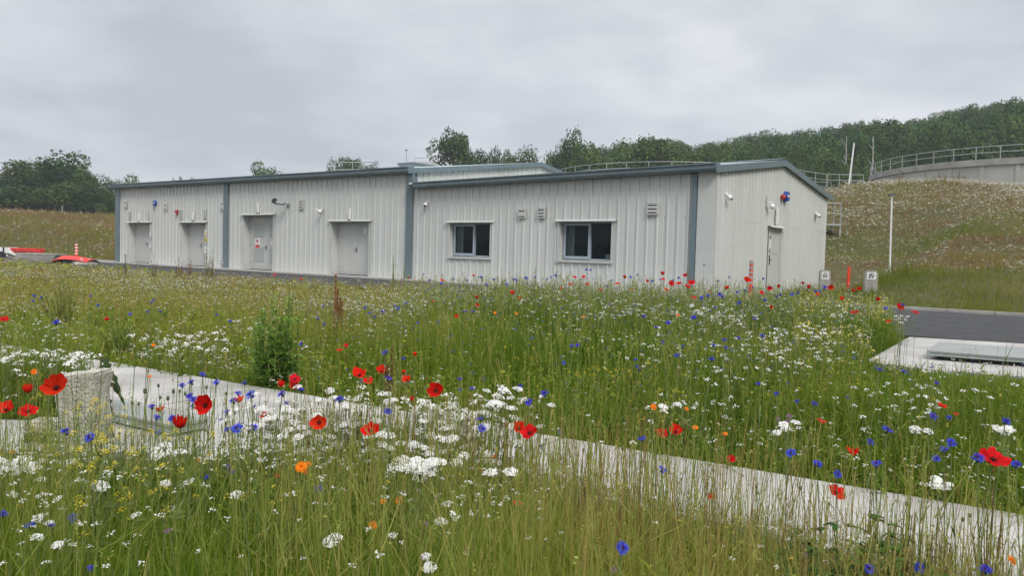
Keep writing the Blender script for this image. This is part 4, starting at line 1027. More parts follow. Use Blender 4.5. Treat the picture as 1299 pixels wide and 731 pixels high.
def stem_mesh(seed, r=.0016, m='stem', leaves=3, rough=False):
    rg = random.Random(seed); mb = MB(); bx, by = rg.uniform(-.05, .05), rg.uniform(-.05, .05)
    pt = lambda t: (bx*math.sin(math.pi*t)*(1.2-t), by*math.sin(math.pi*t)*(1.2-t), t)
    mb.tube([pt(k/7) for k in range(8)], [r*(1.3-.4*k/7) for k in range(8)], 5)
    for k in range(leaves):
        t = rg.uniform(.15, .75); a = rg.uniform(0, 6.28); p = Vector(pt(t)); L = rg.uniform(.04, .09); d = Vector((math.cos(a), math.sin(a), .9)).normalized()*1
        s = Vector((-math.sin(a), math.cos(a), 0))*.0028; q = p+Vector((d.x*L*.5, d.y*L*.5, L*.9)); e = p+Vector((d.x*L, d.y*L, L*1.3))
        mb.quad(p, q-s, e, q+s)
    return mb.mesh('stem', m)
STEMS = [stem_mesh(i, leaves=3) for i in range(6)]; HAIRY = [stem_mesh(20+i, .0013, leaves=1) for i in range(4)]
POP = {'open': [poppy_mesh(.42, 1), poppy_mesh(.5, 2)], 'cup': [poppy_mesh(.95, 3), poppy_mesh(.8, 4)], 'flat': [poppy_mesh(.2, 5), poppy_mesh(.28, 6)]}
PC = centre_mesh(); CORN = [corn_mesh(i) for i in range(5)]; CALYX = calyx_mesh()
CANDY = [candy_mesh(i, 26+4*i) for i in range(7)]; PED = [pedicel_mesh(i) for i in range(2)]
MARI = [mari_mesh(i) for i in range(3)]; TUFT = [tuft_mesh(i, (.42, .20, .42)) for i in range(2)]; YT = [candy_mesh(40+i, 9, .9, (.72, .56, .03)) for i in range(3)]
rr = random.Random(5)
def spot(px, py, size, Rn, zlo=.14, zhi=.74):
    """depth of a bloom from its apparent size, kept within plant height and on soil"""
    D = 2*Rn*F/size; q = max(py-hor(px), 4)
    D = min(max(D, (1-zhi)*F/q), (1-zlo)*F/q); D = max(D, .95)
    for k in range(25):
        p = at(px, py, D)
        if D < 1.0 or p.z > tz(p.x, p.y)+float(dense_h(np.array([p.x]), np.array([p.y]))[0])*1.02: break
        D *= .96
    for k in range(60):
        for s in (1, -1):
            d_ = D*(1+s*k*.02); p = at(px, py, d_)
            if d_ > .9 and bool(meadow(p.x, p.y)) and .02 < p.z < .95: return p
    return at(px, py, D)
def flower(name, px, py, size, Rn, label, cat, group, top, stem, tilt=(0, 0), extra=()):
    p = spot(px, py, size, Rn); g = tz(p.x, p.y)-.01; sc = size*p.y/F/2
    o = empty(name, (p.x, p.y, g), rr.uniform(0, 6.28) if not tilt else 0)
    inst('stem', stem, o, (0, 0, 0), (0, 0, rr.uniform(0, 6.28)), (1, 1, p.z-g))
    hd = inst(top[0], top[1], o, (0, 0, p.z-g), (tilt[0], tilt[1], 0), (sc,)*3)
    hd.rotation_mode = 'XYZ'; hd.rotation_euler = Matrix.Rotation(tilt[1], 4, 'Y').__matmul__(Matrix.Rotation(tilt[0], 4, 'X')).__matmul__(Matrix.Rotation(rr.uniform(0, 6.28), 4, 'Z')).to_euler()
    for nm, me in extra:
        e = inst(nm, me, o, (0, 0, p.z-g), hd.rotation_euler, (sc,)*3)
    tag(o, label, cat, group); return o
def zone(px, py):
    if py < 372 and px > 905: return 'seen against the gable end wall'
    if py < 372 and px > 500: return 'seen against the front wall of the windowed building'
    if py < 400 and px > 1040: return 'beside the concrete marker posts'
    if py < 400 and px > 700: return 'in the dense flowers below the nearer window'
    if py < 430 and px > 1090: return 'at the meadow corner by the road'
    if py < 430 and px < 380: return 'in the grass in front of the far doors'
    if py < 430: return 'in the meadow below the building join'
    d_ = 0
    if px < 200 and 430 <= py < 580: return 'around the rough concrete block'
    if px < 480 and 430 <= py < 500: return 'just beyond the pale path beside the leafy bush'
    if px < 480 and py < 580: return 'in front of the pale path near the grey cover'
    if px >= 1000 and py < 520: return 'in front of the long low steel cover'
    if py < 530: return 'in the green meadow behind the pale path'
    if px >= 820 and py < 640: return 'along the pale path towards its near end'
    if px < 740 and py < 620: return 'among the thick white drift before the path'
    if px >= 1000: return 'over the broad leaved clump at the near end of the path'
    if px >= 500: return 'low in the straw coloured grass of the near meadow'
    return 'low in the green grass below the concrete block'
# poppies: x, y, width in photo pixels, form, label ('' = zone label shared by look-alikes)
POPS = [(72,493,31,'open','largest red poppy tilted over the top of the concrete block'),(36,499,19,'cup','upright red poppy just left of the concrete block'),(8,521,22,'open','red poppy cut by the photo edge near the concrete block'),(36,523,19,'flat','flat red poppy low beside the foot of the concrete block'),
(229,543,27,'cup','ragged red poppy with drooping petals below the big round one'),(261,515,25,'face','round red poppy facing the viewer before the pale path'),(203,523,13,'cup','small red poppy on the grey cover side of the round one'),(303,511,15,'cup','half open poppy among cornflowers over the pale path'),(337,527,11,'flat','small red poppy alone over the white drift near the path'),
(374,482,14,'flat','topmost poppy of the trio beneath the leafy bush'),(358,490,14,'cup','left poppy of the trio beneath the leafy bush'),(374,490,13,'open','lower right poppy of the trio beneath the leafy bush'),(405,537,20,'face','deep red round poppy set in the white drift'),(471,548,22,'open','orange red open poppy low in the white drift'),(553,496,20,'face','bright poppy facing the viewer on a tall bare stem'),
(456,477,18,'open','widest poppy of the cluster just beyond the path'),(467,484,12,'flat','lower poppy touching the widest one beyond the path'),(484,472,14,'open','poppy at the upper right of the cluster beyond the path'),(512,474,8,'cup','small upper poppy of the pair right of the cluster'),(516,483,12,'open','larger lower poppy of the pair right of the cluster'),(523,509,10,'cup','dark red half hidden poppy in the white drift'),
(614,605,16,'cup','dark red poppy with folded petals below its partner'),(625,585,14,'cup','leaning red poppy above its partner at the drift edge'),(643,543,10,'cup','small left poppy of the three at the path edge'),(658,545,18,'open','middle poppy of the three at the path edge'),(672,550,20,'flat','right hand poppy of the three at the path edge, widest'),
(839,551,14,'flat','low left poppy of the pair beyond the path'),(857,549,17,'open','brighter right poppy of the pair beyond the path'),(926,585,12,'open','single poppy at the far edge of the path'),(1042,535,10,'flat','small poppy beside the white tuft in the green meadow'),(1082,577,18,'cup','tall dark red poppy just behind the near path end'),(1061,626,19,'flat','deep red poppy standing over the pale path itself'),(1260,584,30,'flat','big wide red poppy at the far right of the path'),
(1195,516,10,'flat',''),(1213,526,6,'flat',''),(353,607,11,'cup','dim red poppy deep in the grass under the white drift'),(656,640,11,'flat','orange red poppy low in the straw coloured grass'),(903,631,9,'flat','small poppy against the white surface of the path'),
(1161,397,8,'flat','last poppy standing over the road edge'),(1141,391,10,'open','poppy just left of the last one at the road edge'),(1113,382,8,'cup','poppy below the right concrete marker post'),(1090,368,8,'cup','right poppy of the pair between the marker posts'),(1082,370,7,'cup','left poppy of the pair between the marker posts'),(1053,366,8,'open','poppy at the foot of the left marker post'),(1084,397,8,'flat',''),(1127,408,5,'flat',''),(1067,380,7,'open',''),(1037,374,6,'flat',''),(1026,366,8,'cup',''),(1018,361,6,'cup',''),(978,391,6,'open','lone poppy low in front of the gable end wall'),(947,356,9,'open','bright poppy beside the foot of the banded orange stake'),
(976,367,7,'open',''),(987,365,7,'cup',''),(966,372,6,'flat',''),(922,367,8,'cup',''),(900,371,5,'flat',''),(877,360,9,'open','largest poppy in front of the wall corner column'),(869,351,8,'cup','upper poppy in front of the wall corner column'),(872,364,7,'flat',''),(861,360,6,'flat',''),(851,361,8,'open',''),(840,349,8,'cup','tallest poppy against the ribbed front wall'),(841,355,6,'flat',''),(821,358,6,'cup',''),(793,353.5,7,'cup','dark poppy against the wall right of the nearer window'),(783,360,6,'flat',''),(745,361,6,'flat',''),(740,352,5,'open',''),(729,352,5,'flat',''),(724,361,6,'flat',''),(712,366,5,'flat',''),(801,368,5,'flat',''),(762,368,5,'flat',''),(880,378,6,'flat',''),(846,368,6,'flat',''),
(601,350.6,5,'cup',''),(650,373,7,'open',''),(659,379,5,'flat',''),(604.6,379,7,'cup','upper poppy of the stacked pair below the farther window'),(606,388.5,6,'open','lower poppy of the stacked pair below the farther window'),(579,402,6,'flat','faded pink poppy below the farther window'),(526,451.6,8,'cup','small round poppy alone in the mid meadow'),(519,353.7,5,'cup',''),(561,356,5,'flat',''),
(135,407,8,'cup','lone poppy among tall grass in front of the far doors'),(5,406,10,'flat','poppy at the photo edge beyond the white flower bank'),(382,354,4,'flat',''),(349,349,4,'flat',''),(431,445,7,'flat',''),(439,439,6,'flat',''),(549,383,4,'flat',''),(1183,528,5,'flat','')]
for px, py, s, form, lab in POPS:
    f = {'face': 'open'}.get(form, form); me = rr.choice(POP[f])
    tilt = {'face': (R(72), R(rr.uniform(-8, 8))), 'open': (R(rr.uniform(35, 60)), R(rr.uniform(-18, 18))), 'cup': (R(rr.uniform(0, 25)), R(rr.uniform(-15, 15))), 'flat': (R(rr.uniform(15, 35)), R(rr.uniform(-25, 25)))}[form]
    z = zone(px, py)
    flower('poppy', px, py, s*1.28, .036, lab or 'small red poppy '+z, 'poppy', 'red poppies' if lab else 'red poppies '+z, ('petals', me), rr.choice(HAIRY), tilt, [('centre', PC)] if s > 11 else [])
CORNS = [(71,410,9),(301,545,15),(115,556,13),(72,410,7),(193,517,10),(231,490,9),(243,486,10),(275,486,9),(257,476,8),(199,531,10),(219,532,11),(201,550,8),(241,503,9),(246,508,10),(245,516,8),(302,500,8),(319,502,13),(296,510,10),(288,524,9),(281,534,6),(289,546,9),(322,544,11),(84,549,13),(113,558,10),(291,593,8),(295,600,6),(263,607,7),(405,621,11),(38,669,13),(65,669,12),(92,659,13),(4,654,12),(115,722,8),(310,487,8),(322,516,6),(431,508,11),(492,481,10),(500,505,5),(358,501,11),(382,496,9),(364,512,7),(492,523,10),(511,456,6),(489,448,8),(583,482,7),(583,495,6),(599,494,7),(637,496,8),(611,545,11),(600,537,5),(585,540,6),(691,501,11),(660,491,7),(671,511,9),(710,550,7),(687,568,7),(609,533,9),(636,497,6),(814,558,10),(789,697,17),(840,597,11),(1104,562,9),(1004,576,12),(1037,590,12),(1112,590,13),(1062,603,11),(1125,547,13),(1183,529,10),(1204,531,7),(1206,563,13),(1198,572,11),(1187,583,10),(1240,583,16),(1275,536,12),(1289,591,13),(1102,723,13),(1165,721,13),(1250,725,16),(1033,513,8),(1011,510,6),(1188,487,7),(1231,492,0.1),(903,457,9),(859,452,8),(880,404,7),(1116,470,8),(1146,472,7),(985,500,6),(962,488,6),(725,440,6),(733,439,6),(715,461,5),(806,457,5),(808,466,5),(841,435,5),(866,440,5),(905,439,6),(919,432,6),(937,430,6),(967,427,7),(921,442,6),(957,405,5),(907,391,5),(848,410,6),(832,416,5),(817,402,5),(880,403,5),(938,385,6),(916,377,6),(898,376,6),(890,379,6),(913,374,6),(970,381,5),(985,377,5),(990,375,5),(1005,374,5),(1012,372,5),(1035,370,5),(968,354,5),(945,369,5),(935,371,5),(955,365,4),(925,352,4),(911,357,4),(893,336.5,4),(861,353,4),(853,357,5),(838,355,4),(827,357,4),(809,349,4),(800,352,4),(776,356,4),(770,363,4),(744,342.5,4),(749,343,4),(705,350,5),(699,352,4),(694,355,4),(679,352,4),(667,353,5),(655,356,4),(643,361,4),(627,355,4),(610,352,4),(592,356,4),(575,354,4),(560,360,4),(545,356,4),(537,348,3.5),(652,355,5),(618,362,5),(583,364,4),(600,396,5),(588,396,5),(592,395,4),(530,410,4),(515,385,4),(505,392,5),(501,389,4),(485,396,5),(475,403,4),(468,398,4),(53,378,5),(43,376,5),(42,382,4),(115,376,4),(192,384,5),(195,381,4),(187,396,4),(125,388,5),(165,399,5),(203,396,5),(275,400,4),(292,408,5),(403,405,5),(412,412,4),(410,389,4),(463,391,4),(382,437,5),(346,437,4),(1075,505,5),(1145,388,7),(1123,392,6),(1046,365,6),(1040,370,5),(1215,434,0.1)]
CL = {(301,545):'wide blue cornflower directly before the ragged poppy', (84,549):'flat blue cornflower at the foot of the concrete block', (115,556):'round blue cornflower right of the concrete block foot', (789,697):'large blue cornflower alone in the straw coloured grass', (405,621):'pale blue cornflower alone under the white drift', (38,669):'left cornflower of the low trio in green grass', (65,669):'middle cornflower of the low trio in green grass', (92,659):'right and highest cornflower of the low trio', (4,654):'cornflower cut by the photo edge in green grass',
(1240,583):'pale violet cornflower touching the big wide poppy', (1289,591):'cornflower at the right photo edge past the wide poppy', (1102,723):'left of three cornflowers over the broad leaved clump', (1165,721):'middle of three cornflowers over the broad leaved clump', (1250,725):'right of three cornflowers over the broad leaved clump', (840,597):'cornflower against the far edge of the path', (814,558):'cornflower just beyond the path near the poppy pair', (1062,603):'pale cornflower right behind the path', (691,501):'lone cornflower right of the white drift top', (431,508):'broad cornflower over the top of the white drift', (492,523):'cornflower in the middle of the white drift', (319,502):'bright cornflower at the end of the pale path'}
for px, py, s in CORNS:
    if s < 1: continue
    lab = CL.get((px, py)); z = zone(px, py)
    flower('cornflower', px, py, s*1.35, .0185, lab or 'blue cornflower '+z, 'cornflower', 'blue cornflowers' if lab else 'blue cornflowers '+z, ('petals', rr.choice(CORN)), rr.choice(STEMS), (R(rr.uniform(5, 50)), R(rr.uniform(-30, 30))), [('calyx', CALYX)])
MARS = [(382,593,15,'largest orange marigold of three close together'),(391,590,11,'upper right orange marigold of three close together'),(387,599,10,'lowest orange marigold of three close together'),(506,636,11,'orange marigold above another in the near grass'),(473,667,11,'lowest orange marigold in the near grass'),(829,517,9,'orange marigold beside the white tufts in the green meadow'),(882,543,8,'orange marigold right of the poppy pair'),(871,519,6,'small pale orange marigold in the green meadow'),(920,551,7,'dull orange marigold near the far edge of the path'),(1284,712,13,'orange marigold by the right end of the path'),(16,574,9,'salmon orange marigold near the left photo edge'),(43,472,8,'orange marigold behind the block among white flowers'),(190,478,5,''),(195,438,5,''),(486,637,9,'rusty orange marigold in the near grass'),(655,398,4,''),(628,397,4,''),(540,575,8,'orange marigold half hidden in the big white cluster'),(253,583,6,'tiny orange marigold low beneath the ragged poppy'),(740,402,4,''),(860,400,5,'')]
for px, py, s, lab in MARS:
    z = zone(px, py)
    flower('marigold', px, py, s*1.1, .017, lab or 'tiny orange marigold '+z, 'marigold', 'orange marigolds' if lab else 'orange marigolds '+z, ('petals', rr.choice(MARI)), rr.choice(STEMS), (R(rr.uniform(20, 60)), R(rr.uniform(-20, 20))))
for px, py, s, lab in [(494,537,9,''),(441,541,7,''),(452,536,7,''),(1001,530,9,'upper pink flower of the pink cluster in the green meadow'),(987,533,7,'left pink flower of the pink cluster in the green meadow'),(998,536,8,'lower pink flower of the pink cluster in the green meadow'),(1022,706,8,'single pink flower at the foot of the leafy clump'),(885,660,9,'mauve flower against the straw coloured grass by the path'),(216,674,8,''),(210,676,6,''),(540,666,8,''),(535,710,8,''),(553,636,9,''),(778,724,11,'mauve tufted flower at the bottom edge of the near meadow')]:
    z = zone(px, py)
    flower('pink_flower', px, py, s, .012, lab or 'small mauve pink flower '+z, 'flower', 'pink flowers' if lab else 'pink flowers '+z, ('florets', rr.choice(TUFT)), rr.choice(STEMS), (R(30), 0))
# white candytuft heads: clusters given as centre, spread, count, width
WC = [(50,450,70,16,40,9),(25,590,26,9,22,17),(60,640,60,30,14,13),(90,575,60,14,16,12),(15,445,20,10,14,10),(98,455,22,12,16,11),(245,437,55,16,44,9),(350,540,70,26,110,12),(440,530,90,32,170,12),(500,550,110,36,200,10),(330,565,90,20,60,10),(610,535,70,32,100,11),(560,520,60,26,70,11),(530,593,34,11,28,19),(545,568,30,16,20,14),(640,510,34,16,26,14),(575,545,45,20,30,13),(612,574,40,16,14,14),(205,570,26,10,12,16),(130,618,20,6,5,18),(480,560,50,18,18,14),(400,556,60,16,18,14),(1000,548,18,10,9,13),(1165,546,10,4,4,14),(1190,612,22,6,7,14),(1090,684,12,8,5,14),(1275,546,14,5,6,13),(900,515,60,14,9,9),(845,512,22,10,6,12),(800,395,80,12,60,5),(900,400,60,12,50,6),(1000,440,120,24,70,7),(850,440,120,30,40,6),(600,375,110,12,60,4),(1180,500,100,24,30,8),(1025,421,38,10,26,7),(1070,398,20,8,8,6),(960,470,90,22,18,8),(1130,515,80,26,16,8),(470,385,60,18,22,5),(340,420,60,18,12,6),(1145,402,8,5,7,7),(700,380,70,12,16,5)]
WS = [(422,686,26),(545,720,18),(560,662,17),(590,703,9),(300,628,17),(237,613,16),(210,614,14),(222,625,7),(137,587,9),(47,682,17),(73,692,15),(92,692,10),(60,715,12),(5,715,10),(172,654,14),(203,655,12),(180,716,11),(115,694,9),(135,719,10),(363,629,10),(22,705,8),(467,672,9),(498,680,13),(510,689,9),(568,640,18),(585,632,12),(540,706,14),(582,656,8),(622,600,20),(648,599,20),(624,623,10),(625,639,9),(686,659,8),(670,683,10),(712,677,7),(897,670,6),(830,512,9),(655,572,10),(305,707,7),(270,648,10),(348,650,9),(380,660,7),(415,640,6),(447,718,10),(250,700,9),(160,690,9),(1130,640,9),(985,720,9),(1000,685,8),(965,694,8),(760,563,12),(803,563,12),(826,536,10),(1250,540,9)]
wl = {0: 'behind the rough concrete block', 1: 'at the photo edge under the block'}
heads = []
for cx_, cy_, sx, sy, n, s in WC:
    for k in range(n): heads.append((rr.gauss(cx_, sx*.5), rr.gauss(cy_, sy*.55), s*rr.uniform(.65, 1.2)))
heads += [(a, b, c) for a, b, c in WS]
heads = [(a, b+(6 if a < 130 and 430 < b < 480 else 0), c) for a, b, c in heads]
heads = [h for h in heads if -12 < h[0] < 1312 and h[1] < 740]
heads.sort(key=lambda h: -h[2]); nmax = 299
WL = {(422,686): 'large split white flower head low in the middle of the near grass', (545,720): 'white flower head cut by the bottom photo edge', (568,640): 'broad white flower head right of an orange marigold', (237,613): 'round white flower head under the ragged poppy', (300,628): 'bright white flower head in open green grass right of centre left'}
WL[(300,628)] = 'bright white flower head in open green grass below the path end'
far_w = Acc()
for i, (px, py, s) in enumerate(heads):
    lab = WL.get((px, py)); z = zone(px, py)
    if i < nmax:
        flower('white_candytuft', px, py, s*.88, .021, lab or 'white clustered flower head '+z, 'flower', 'white flower heads' if lab else 'white flower heads '+z, ('florets', rr.choice(CANDY)), rr.choice(STEMS), (R(rr.uniform(-5, 30)), R(rr.uniform(-15, 15))), [('pedicels', rr.choice(PED))])
    else:
        p = spot(px, py, s, .024); c = np.array([[p.x, p.y, p.z]]); V, Q, C = dots(c, np.array([s*p.y/F/2]), 13, WH, flat=.35, size=.30); far_w.add(V, Q, C)
        g = tz(p.x, p.y); V, Q, C, T = strips(np.array([[p.x, p.y, g]]), np.array([p.z-g]), np.array([.03]), np.array([0.]), np.array([.004]), np.array([0.]), 2, np.array([[.1, .13, .04]]), np.array([[.13, .16, .06]]), taper=.2); far_w.add(V, Q, C)
far_w.obj('more_white_blossoms', 'petalcol', label='smaller white flower heads farther back in the meadow', cat='wildflowers')
# yellow sprays round the block and dark seed heads
def spray(px, py, D, h, label, seed, cols=YT, n=9):
    p = at(px, py, D); g = tz(p.x, p.y); rg = random.Random(seed); H = p.z-g
    o = empty('yellow_flower', (p.x, p.y, g)); mb = MB(); tips = []
    mb.tube([(0, 0, 0), (.01, 0, H*.5), (0, 0, H)], [.0024, .002, .001], 5)
    for k in range(n):
        t = rg.uniform(.45, .95); a = rg.uniform(0, 6.28); L = rg.uniform(.04, .10); e = (math.cos(a)*L, math.sin(a)*L, min(H*t+L*1.3, H*1.02)); mb.tube([(0, 0, H*t), (e[0]*.7, e[1]*.7, (H*t+e[2])/2), e], .0011, 4); tips.append(e)
        mb.quad((0, 0, H*t*.7), (math.cos(a+1)*.03, math.sin(a+1)*.03, H*t*.7+.02), (math.cos(a+1)*.06, math.sin(a+1)*.06, H*t*.7+.01), (math.cos(a+1.2)*.03, math.sin(a+1.2)*.03, H*t*.7))
    mb.build('stem', 'stem', o); tips.append((0, 0, H))
    for e in tips: inst('blossom', rg.choice(cols), o, e, (rg.uniform(0, .6), rg.uniform(-.4, .4), 0), (rg.uniform(.007, .012),)*3)
    tag(o, label, 'flower', 'yellow flowers')
YS = [(115,513,2.6,'tallest yellow flowered sprig in front of the block'),(97,520,2.5,'yellow sprig over the left edge of the block'),(135,530,2.6,'yellow sprig just right of the block'),(158,518,2.7,'yellow sprig against the grey cover'),(128,558,2.2,'low yellow sprig under the block'),(152,548,2.4,'yellow sprig with a bud between block and cover'),(116,590,2.0,'yellow sprig in the grass well below the block'),(100,527,2.7,'small yellow sprig on the face of the block'),(190,548,2.4,'yellow sprig below the grey cover'),(238,558,2.3,'yellow sprig right below the ragged poppy'),(783,472,5.2,''),(792,478,5.2,''),(818,474,5.4,''),(855,497,4.8,''),(735,476,5.2,''),(822,462,5.6,''),(760,470,5.4,''),(40,480,4.6,'yellow sprig behind the two left poppies'),(60,500,3.2,'yellow sprig left of the block top')]
for i, (px, py, D, lab) in enumerate(YS): spray(px, py, D, .5, lab or 'yellow sprig '+zone(px, py), i)
SEEDM = MB(); SEEDM.ball((0, 0, 0), 1, 8, 6, 1.3); SEEDM.tube([(0, 0, 1.2), (0, 0, 1.5)], [1.05, .9], 8); SEEDM = SEEDM.mesh('seed_pod', M['calyx'])
SH = [(184,497,6),(168,512,4),(220,497,5),(201,490,4),(203,505,4),(213,506,5),(176,513,4),(228,497,4),(235,500,4),(262,492,4),(287,500,4),(1190,672,5),(1230,655,5),(1247,640,5),(1221,660,5),(880,605,5),(905,598,4),(960,618,4),(1015,620,5),(1052,640,4),(740,572,4),(790,570,5),(765,600,4),(700,585,4),(845,625,4),(1150,640,5),(1172,655,4),(1200,640,4)]
for px, py, s in SH:
    z = zone(px, py)
    flower('seed_head', px, py, s*.85, .007, 'dark round seed head '+z, 'seed head', 'seed heads '+z, ('seed_pod', SEEDM), rr.choice(HAIRY), (0, 0))

# ------------------------------------------------------------------ leafy plants that stand out
def plant(name, px, ybase, ytop, D, wpx, label, col, n=500, leaf=.03, stems_n=5, shape='bush', group=None, cat='plant', stemcol='dstem', narrow=.45):
    """a branching plant: stems as tubes, leaves as many small blades along them"""
    b = at(px, ybase, D); g = tz(b.x, b.y); b.z = g; t = at(px, ytop, D); H = t.z-g; W = wpx*D/F/2; rg = np.random.default_rng(int(px*7+ybase))
    o = empty(name, b); mb = MB(); acc = Acc(); P = []
    for k in range(stems_n):
        a = rg.uniform(0, 6.28); q = W*math.sqrt(rg.random())*.9; hh = H*(rg.uniform(.7, 1) if k else 1)*(1-.35*(q/W)**2 if W else 1); hh = H*(rg.uniform(.45, .98) if q < W*.6 else rg.uniform(.3, .8)) if shape == 'weed' else hh; e = np.array([q*math.cos(a), q*math.sin(a), hh]) if k else np.array([0, 0, H])
        mid = .95 if shape in ('bush', 'weed') else .45; pts = [np.array([e[0]*.12, e[1]*.12, 0]), np.array([e[0]*mid, e[1]*mid, hh*.45]), e]; mb.tube([tuple(p) for p in pts], [leaf*.09+.002, leaf*.07+.001, .001], 5); P.append(pts)
    idx = rg.integers(0, len(P), n); t = rg.random(n)**.8*(.96 if shape != 'dock' else .7)+(.04 if shape != 'dock' else .30)
    pts = np.array([[p for p in q] for q in P])[idx]; tt = t[:, None]
    base = np.where(tt < .5, pts[:, 0]*(1-2*tt)+pts[:, 1]*2*tt, pts[:, 1]*(2-2*tt)+pts[:, 2]*(2*tt-1))
    L = leaf*rg.uniform(.6, 1.4, n)*(1.25-.65*t); az = rg.uniform(0, 6.28, n); c = np.array(col)*rg.uniform(.6, 1.35, (n, 1))
    spread = {'bush': 1.3, 'dock': .5, 'grass': .4, 'feather': .9, 'weed': 1.5}[shape]
    V, Q, C, T = strips(base, L, np.full(n, spread)*rg.uniform(.5, 1.3, n), az, L*narrow, az+1.57+rg.normal(0, .3, n), 2, c, c*1.1, taper=.8, curve=1.2); acc.add(V, Q, C)
    mb.build('stem', stemcol, o); inst('foliage', acc.mesh('foliage', 'veg'), o)
    tag(o, label, cat, group); return o
plant('leafy_bush', 345, 497, 372, 5.6, 74, 'bushy green weed standing behind the end of the pale path', (.17, .30, .05), 1900, .055, 46, 'weed', narrow=.42, stemcol='stem')
plant('feathery_plant', 150, 462, 398, 6.9, 60, 'bright yellow green feathery plant at the path behind the block', (.26, .33, .07), 2400, .05, 22, 'feather', narrow=.16, stemcol='stem')
plant('feathery_plant', 80, 440, 352, 8.4, 60, 'tall olive feathery plant beyond the white flowers by the block', (.24, .26, .07), 2000, .05, 16, 'feather', narrow=.16, stemcol='stem')
plant('dock_plant', 424, 455, 350, 7.6, 24, 'tall red brown dock stalk in the mid meadow', (.44, .25, .12), 1500, .04, 6, 'dock', cat='plant', narrow=.6)
plant('dock_plant', 366, 440, 362, 8.2, 14, 'dark dock stalk rising from the leafy bush', (.16, .13, .05), 300, .03, 3, 'dock')
plant('dock_plant', 497, 470, 440, 5.2, 30, 'low dark brown dock seed stalks behind the white drift', (.22, .12, .05), 300, .03, 5, 'dock')
plant('tall_weed', 499, 362, 322, 14.2, 9, 'pale green bushy weed tallest beside the building join column', (.32, .37, .12), 380, .05, 4, 'feather', narrow=.25, stemcol='stem')
plant('tall_weed', 512, 362, 336, 14, 6, 'short pale green weed just left of the building join column', (.28, .33, .11), 200, .05, 3, 'feather', narrow=.25, stemcol='stem')
for px, yt, col, lab in ((227, 322, (.17, .08, .055), 'left reddish weed in front of the second door'), (240, 326, (.17, .08, .055), 'right reddish weed in front of the second door'), (262, 316, (.13, .14, .06), 'pale spiky weed right of the second door'), (269, 318, (.13, .14, .06), 'spiky weed close to the downpipe column'), (195, 322, (.10, .10, .06), 'thin sparse weed in front of the first door'), (159, 322, (.10, .10, .06), 'thin sparse weed at the far corner of the long building')):
    plant('tall_weed', px, 345, yt, 20.3, 11, lab, tuple(1.5*q for q in col), 190, .055, 6, 'grass', stemcol='dstem', narrow=.3)
for px, yt, w in ((678, 336, 40), (705, 330, 44), (655, 342, 30), (735, 338, 24)):
    plant('branching_stalks', px, 385, yt, 11.2, w, 'tangle of bare branching stalks against the wall between the windows', (.13, .13, .07), 260, .03, 22, 'grass', 'bare branching stalks', narrow=.25)
for px, yt, lab in ((550, 338, 'fine olive stalks below the farther window, left clump'), (635, 338, 'fine olive stalks under the two small wall vents'), (588, 344, 'fine olive stalks below the farther window, right clump')):
    plant('branching_stalks', px, 380, yt, 11.6, 22, lab, (.16, .17, .07), 220, .03, 12, 'grass', narrow=.25, stemcol='stem')
plant('tall_weed', 872, 385, 328, 11.4, 8, 'green weed growing up in front of the corner column', (.22, .30, .09), 260, .04, 4, 'feather', narrow=.25, stemcol='stem')
# thistle like drooping leaf by the block, broad leaved clump at the near path end
def bigleaf(o, p, d, L, W, col, droop=.6, teeth=5, seed=0):
    rg = np.random.default_rng(seed); n = 10; t = np.linspace(0, 1, n); d = np.array(d, float); side = np.cross(d, [0, 0, 1.]); side /= np.linalg.norm(side)
    P = np.array(p)+d*L*t[:, None]+np.array([0, 0, -1.])*droop*L*(t**2)[:, None]
    w = W*np.sin(np.pi*(.08+.90*t))**.8*(1+.35*np.sign(np.sin(teeth*2*np.pi*t)))*.5
    G = np.stack([P-side*w[:, None]+[0, 0, .15*W], P, P+side*w[:, None]+[0, 0, .15*W]], 1); C = np.broadcast_to(np.array(col)*rg.uniform(.7, 1.2), G.shape).copy(); grid_patch(o, G, C)
p = at(128, 455, 4.3); g = tz(p.x, p.y); o = empty('thistle', (p.x, p.y, g)); acc = Acc(); H = p.z-g
for k, (zf, ax, L) in enumerate(((.98, 1.0, .17), (.85, .6, .20), (.70, .3, .20), (.9, -1, .14), (.55, .9, .16), (.8, 2.6, .12), (.4, 0, .14))):
    bigleaf(acc, (0, 0, H*zf), (math.cos(ax)*.75, -math.sin(abs(ax))*.2, .35), L, .05, (.05, .08, .03), 1.0, 5, k)
inst('foliage', acc.mesh('foliage', 'veg'), o); mb = MB(); mb.tube([(0, 0, 0), (0, 0, H)], [.006, .004], 6); mb.build('stem', 'stem', o)
tag(o, 'dark drooping jagged leaves of a thistle at the top corner of the block', 'plant')
def clump(px, py, D, n, rad, L, col, label, name='broad_leaved_plant', seed=1, hh=.3):
    p = at(px, py, D); g = tz(p.x, p.y); o = empty(name, (p.x, p.y, g)); acc = Acc(); rg = random.Random(seed); mb = MB()
    for k in range(n):
        a = rg.uniform(0, 6.28); q = rad*math.sqrt(rg.random()); z = hh*rg.uniform(.15, 1)*(1-.5*(q/rad)**2); e = (q*math.cos(a), q*math.sin(a), z)
        mb.tube([(e[0]*.3, e[1]*.3, 0), (e[0]*.7, e[1]*.7, z*.7), e], .0018, 4)
        for j in range(3):
            a2 = a+rg.uniform(-1.6, 1.6); bigleaf(acc, e, (math.cos(a2)*.9, math.sin(a2)*.9, rg.uniform(-.1, .5)), L*rg.uniform(.6, 1.2), L*.62, [c*rg.uniform(.8, 1.25) for c in col], .4, 3, k*5+j)
    inst('foliage', acc.mesh('foliage', 'veg'), o); mb.build('stem', 'stem', o); tag(o, label, 'plant')
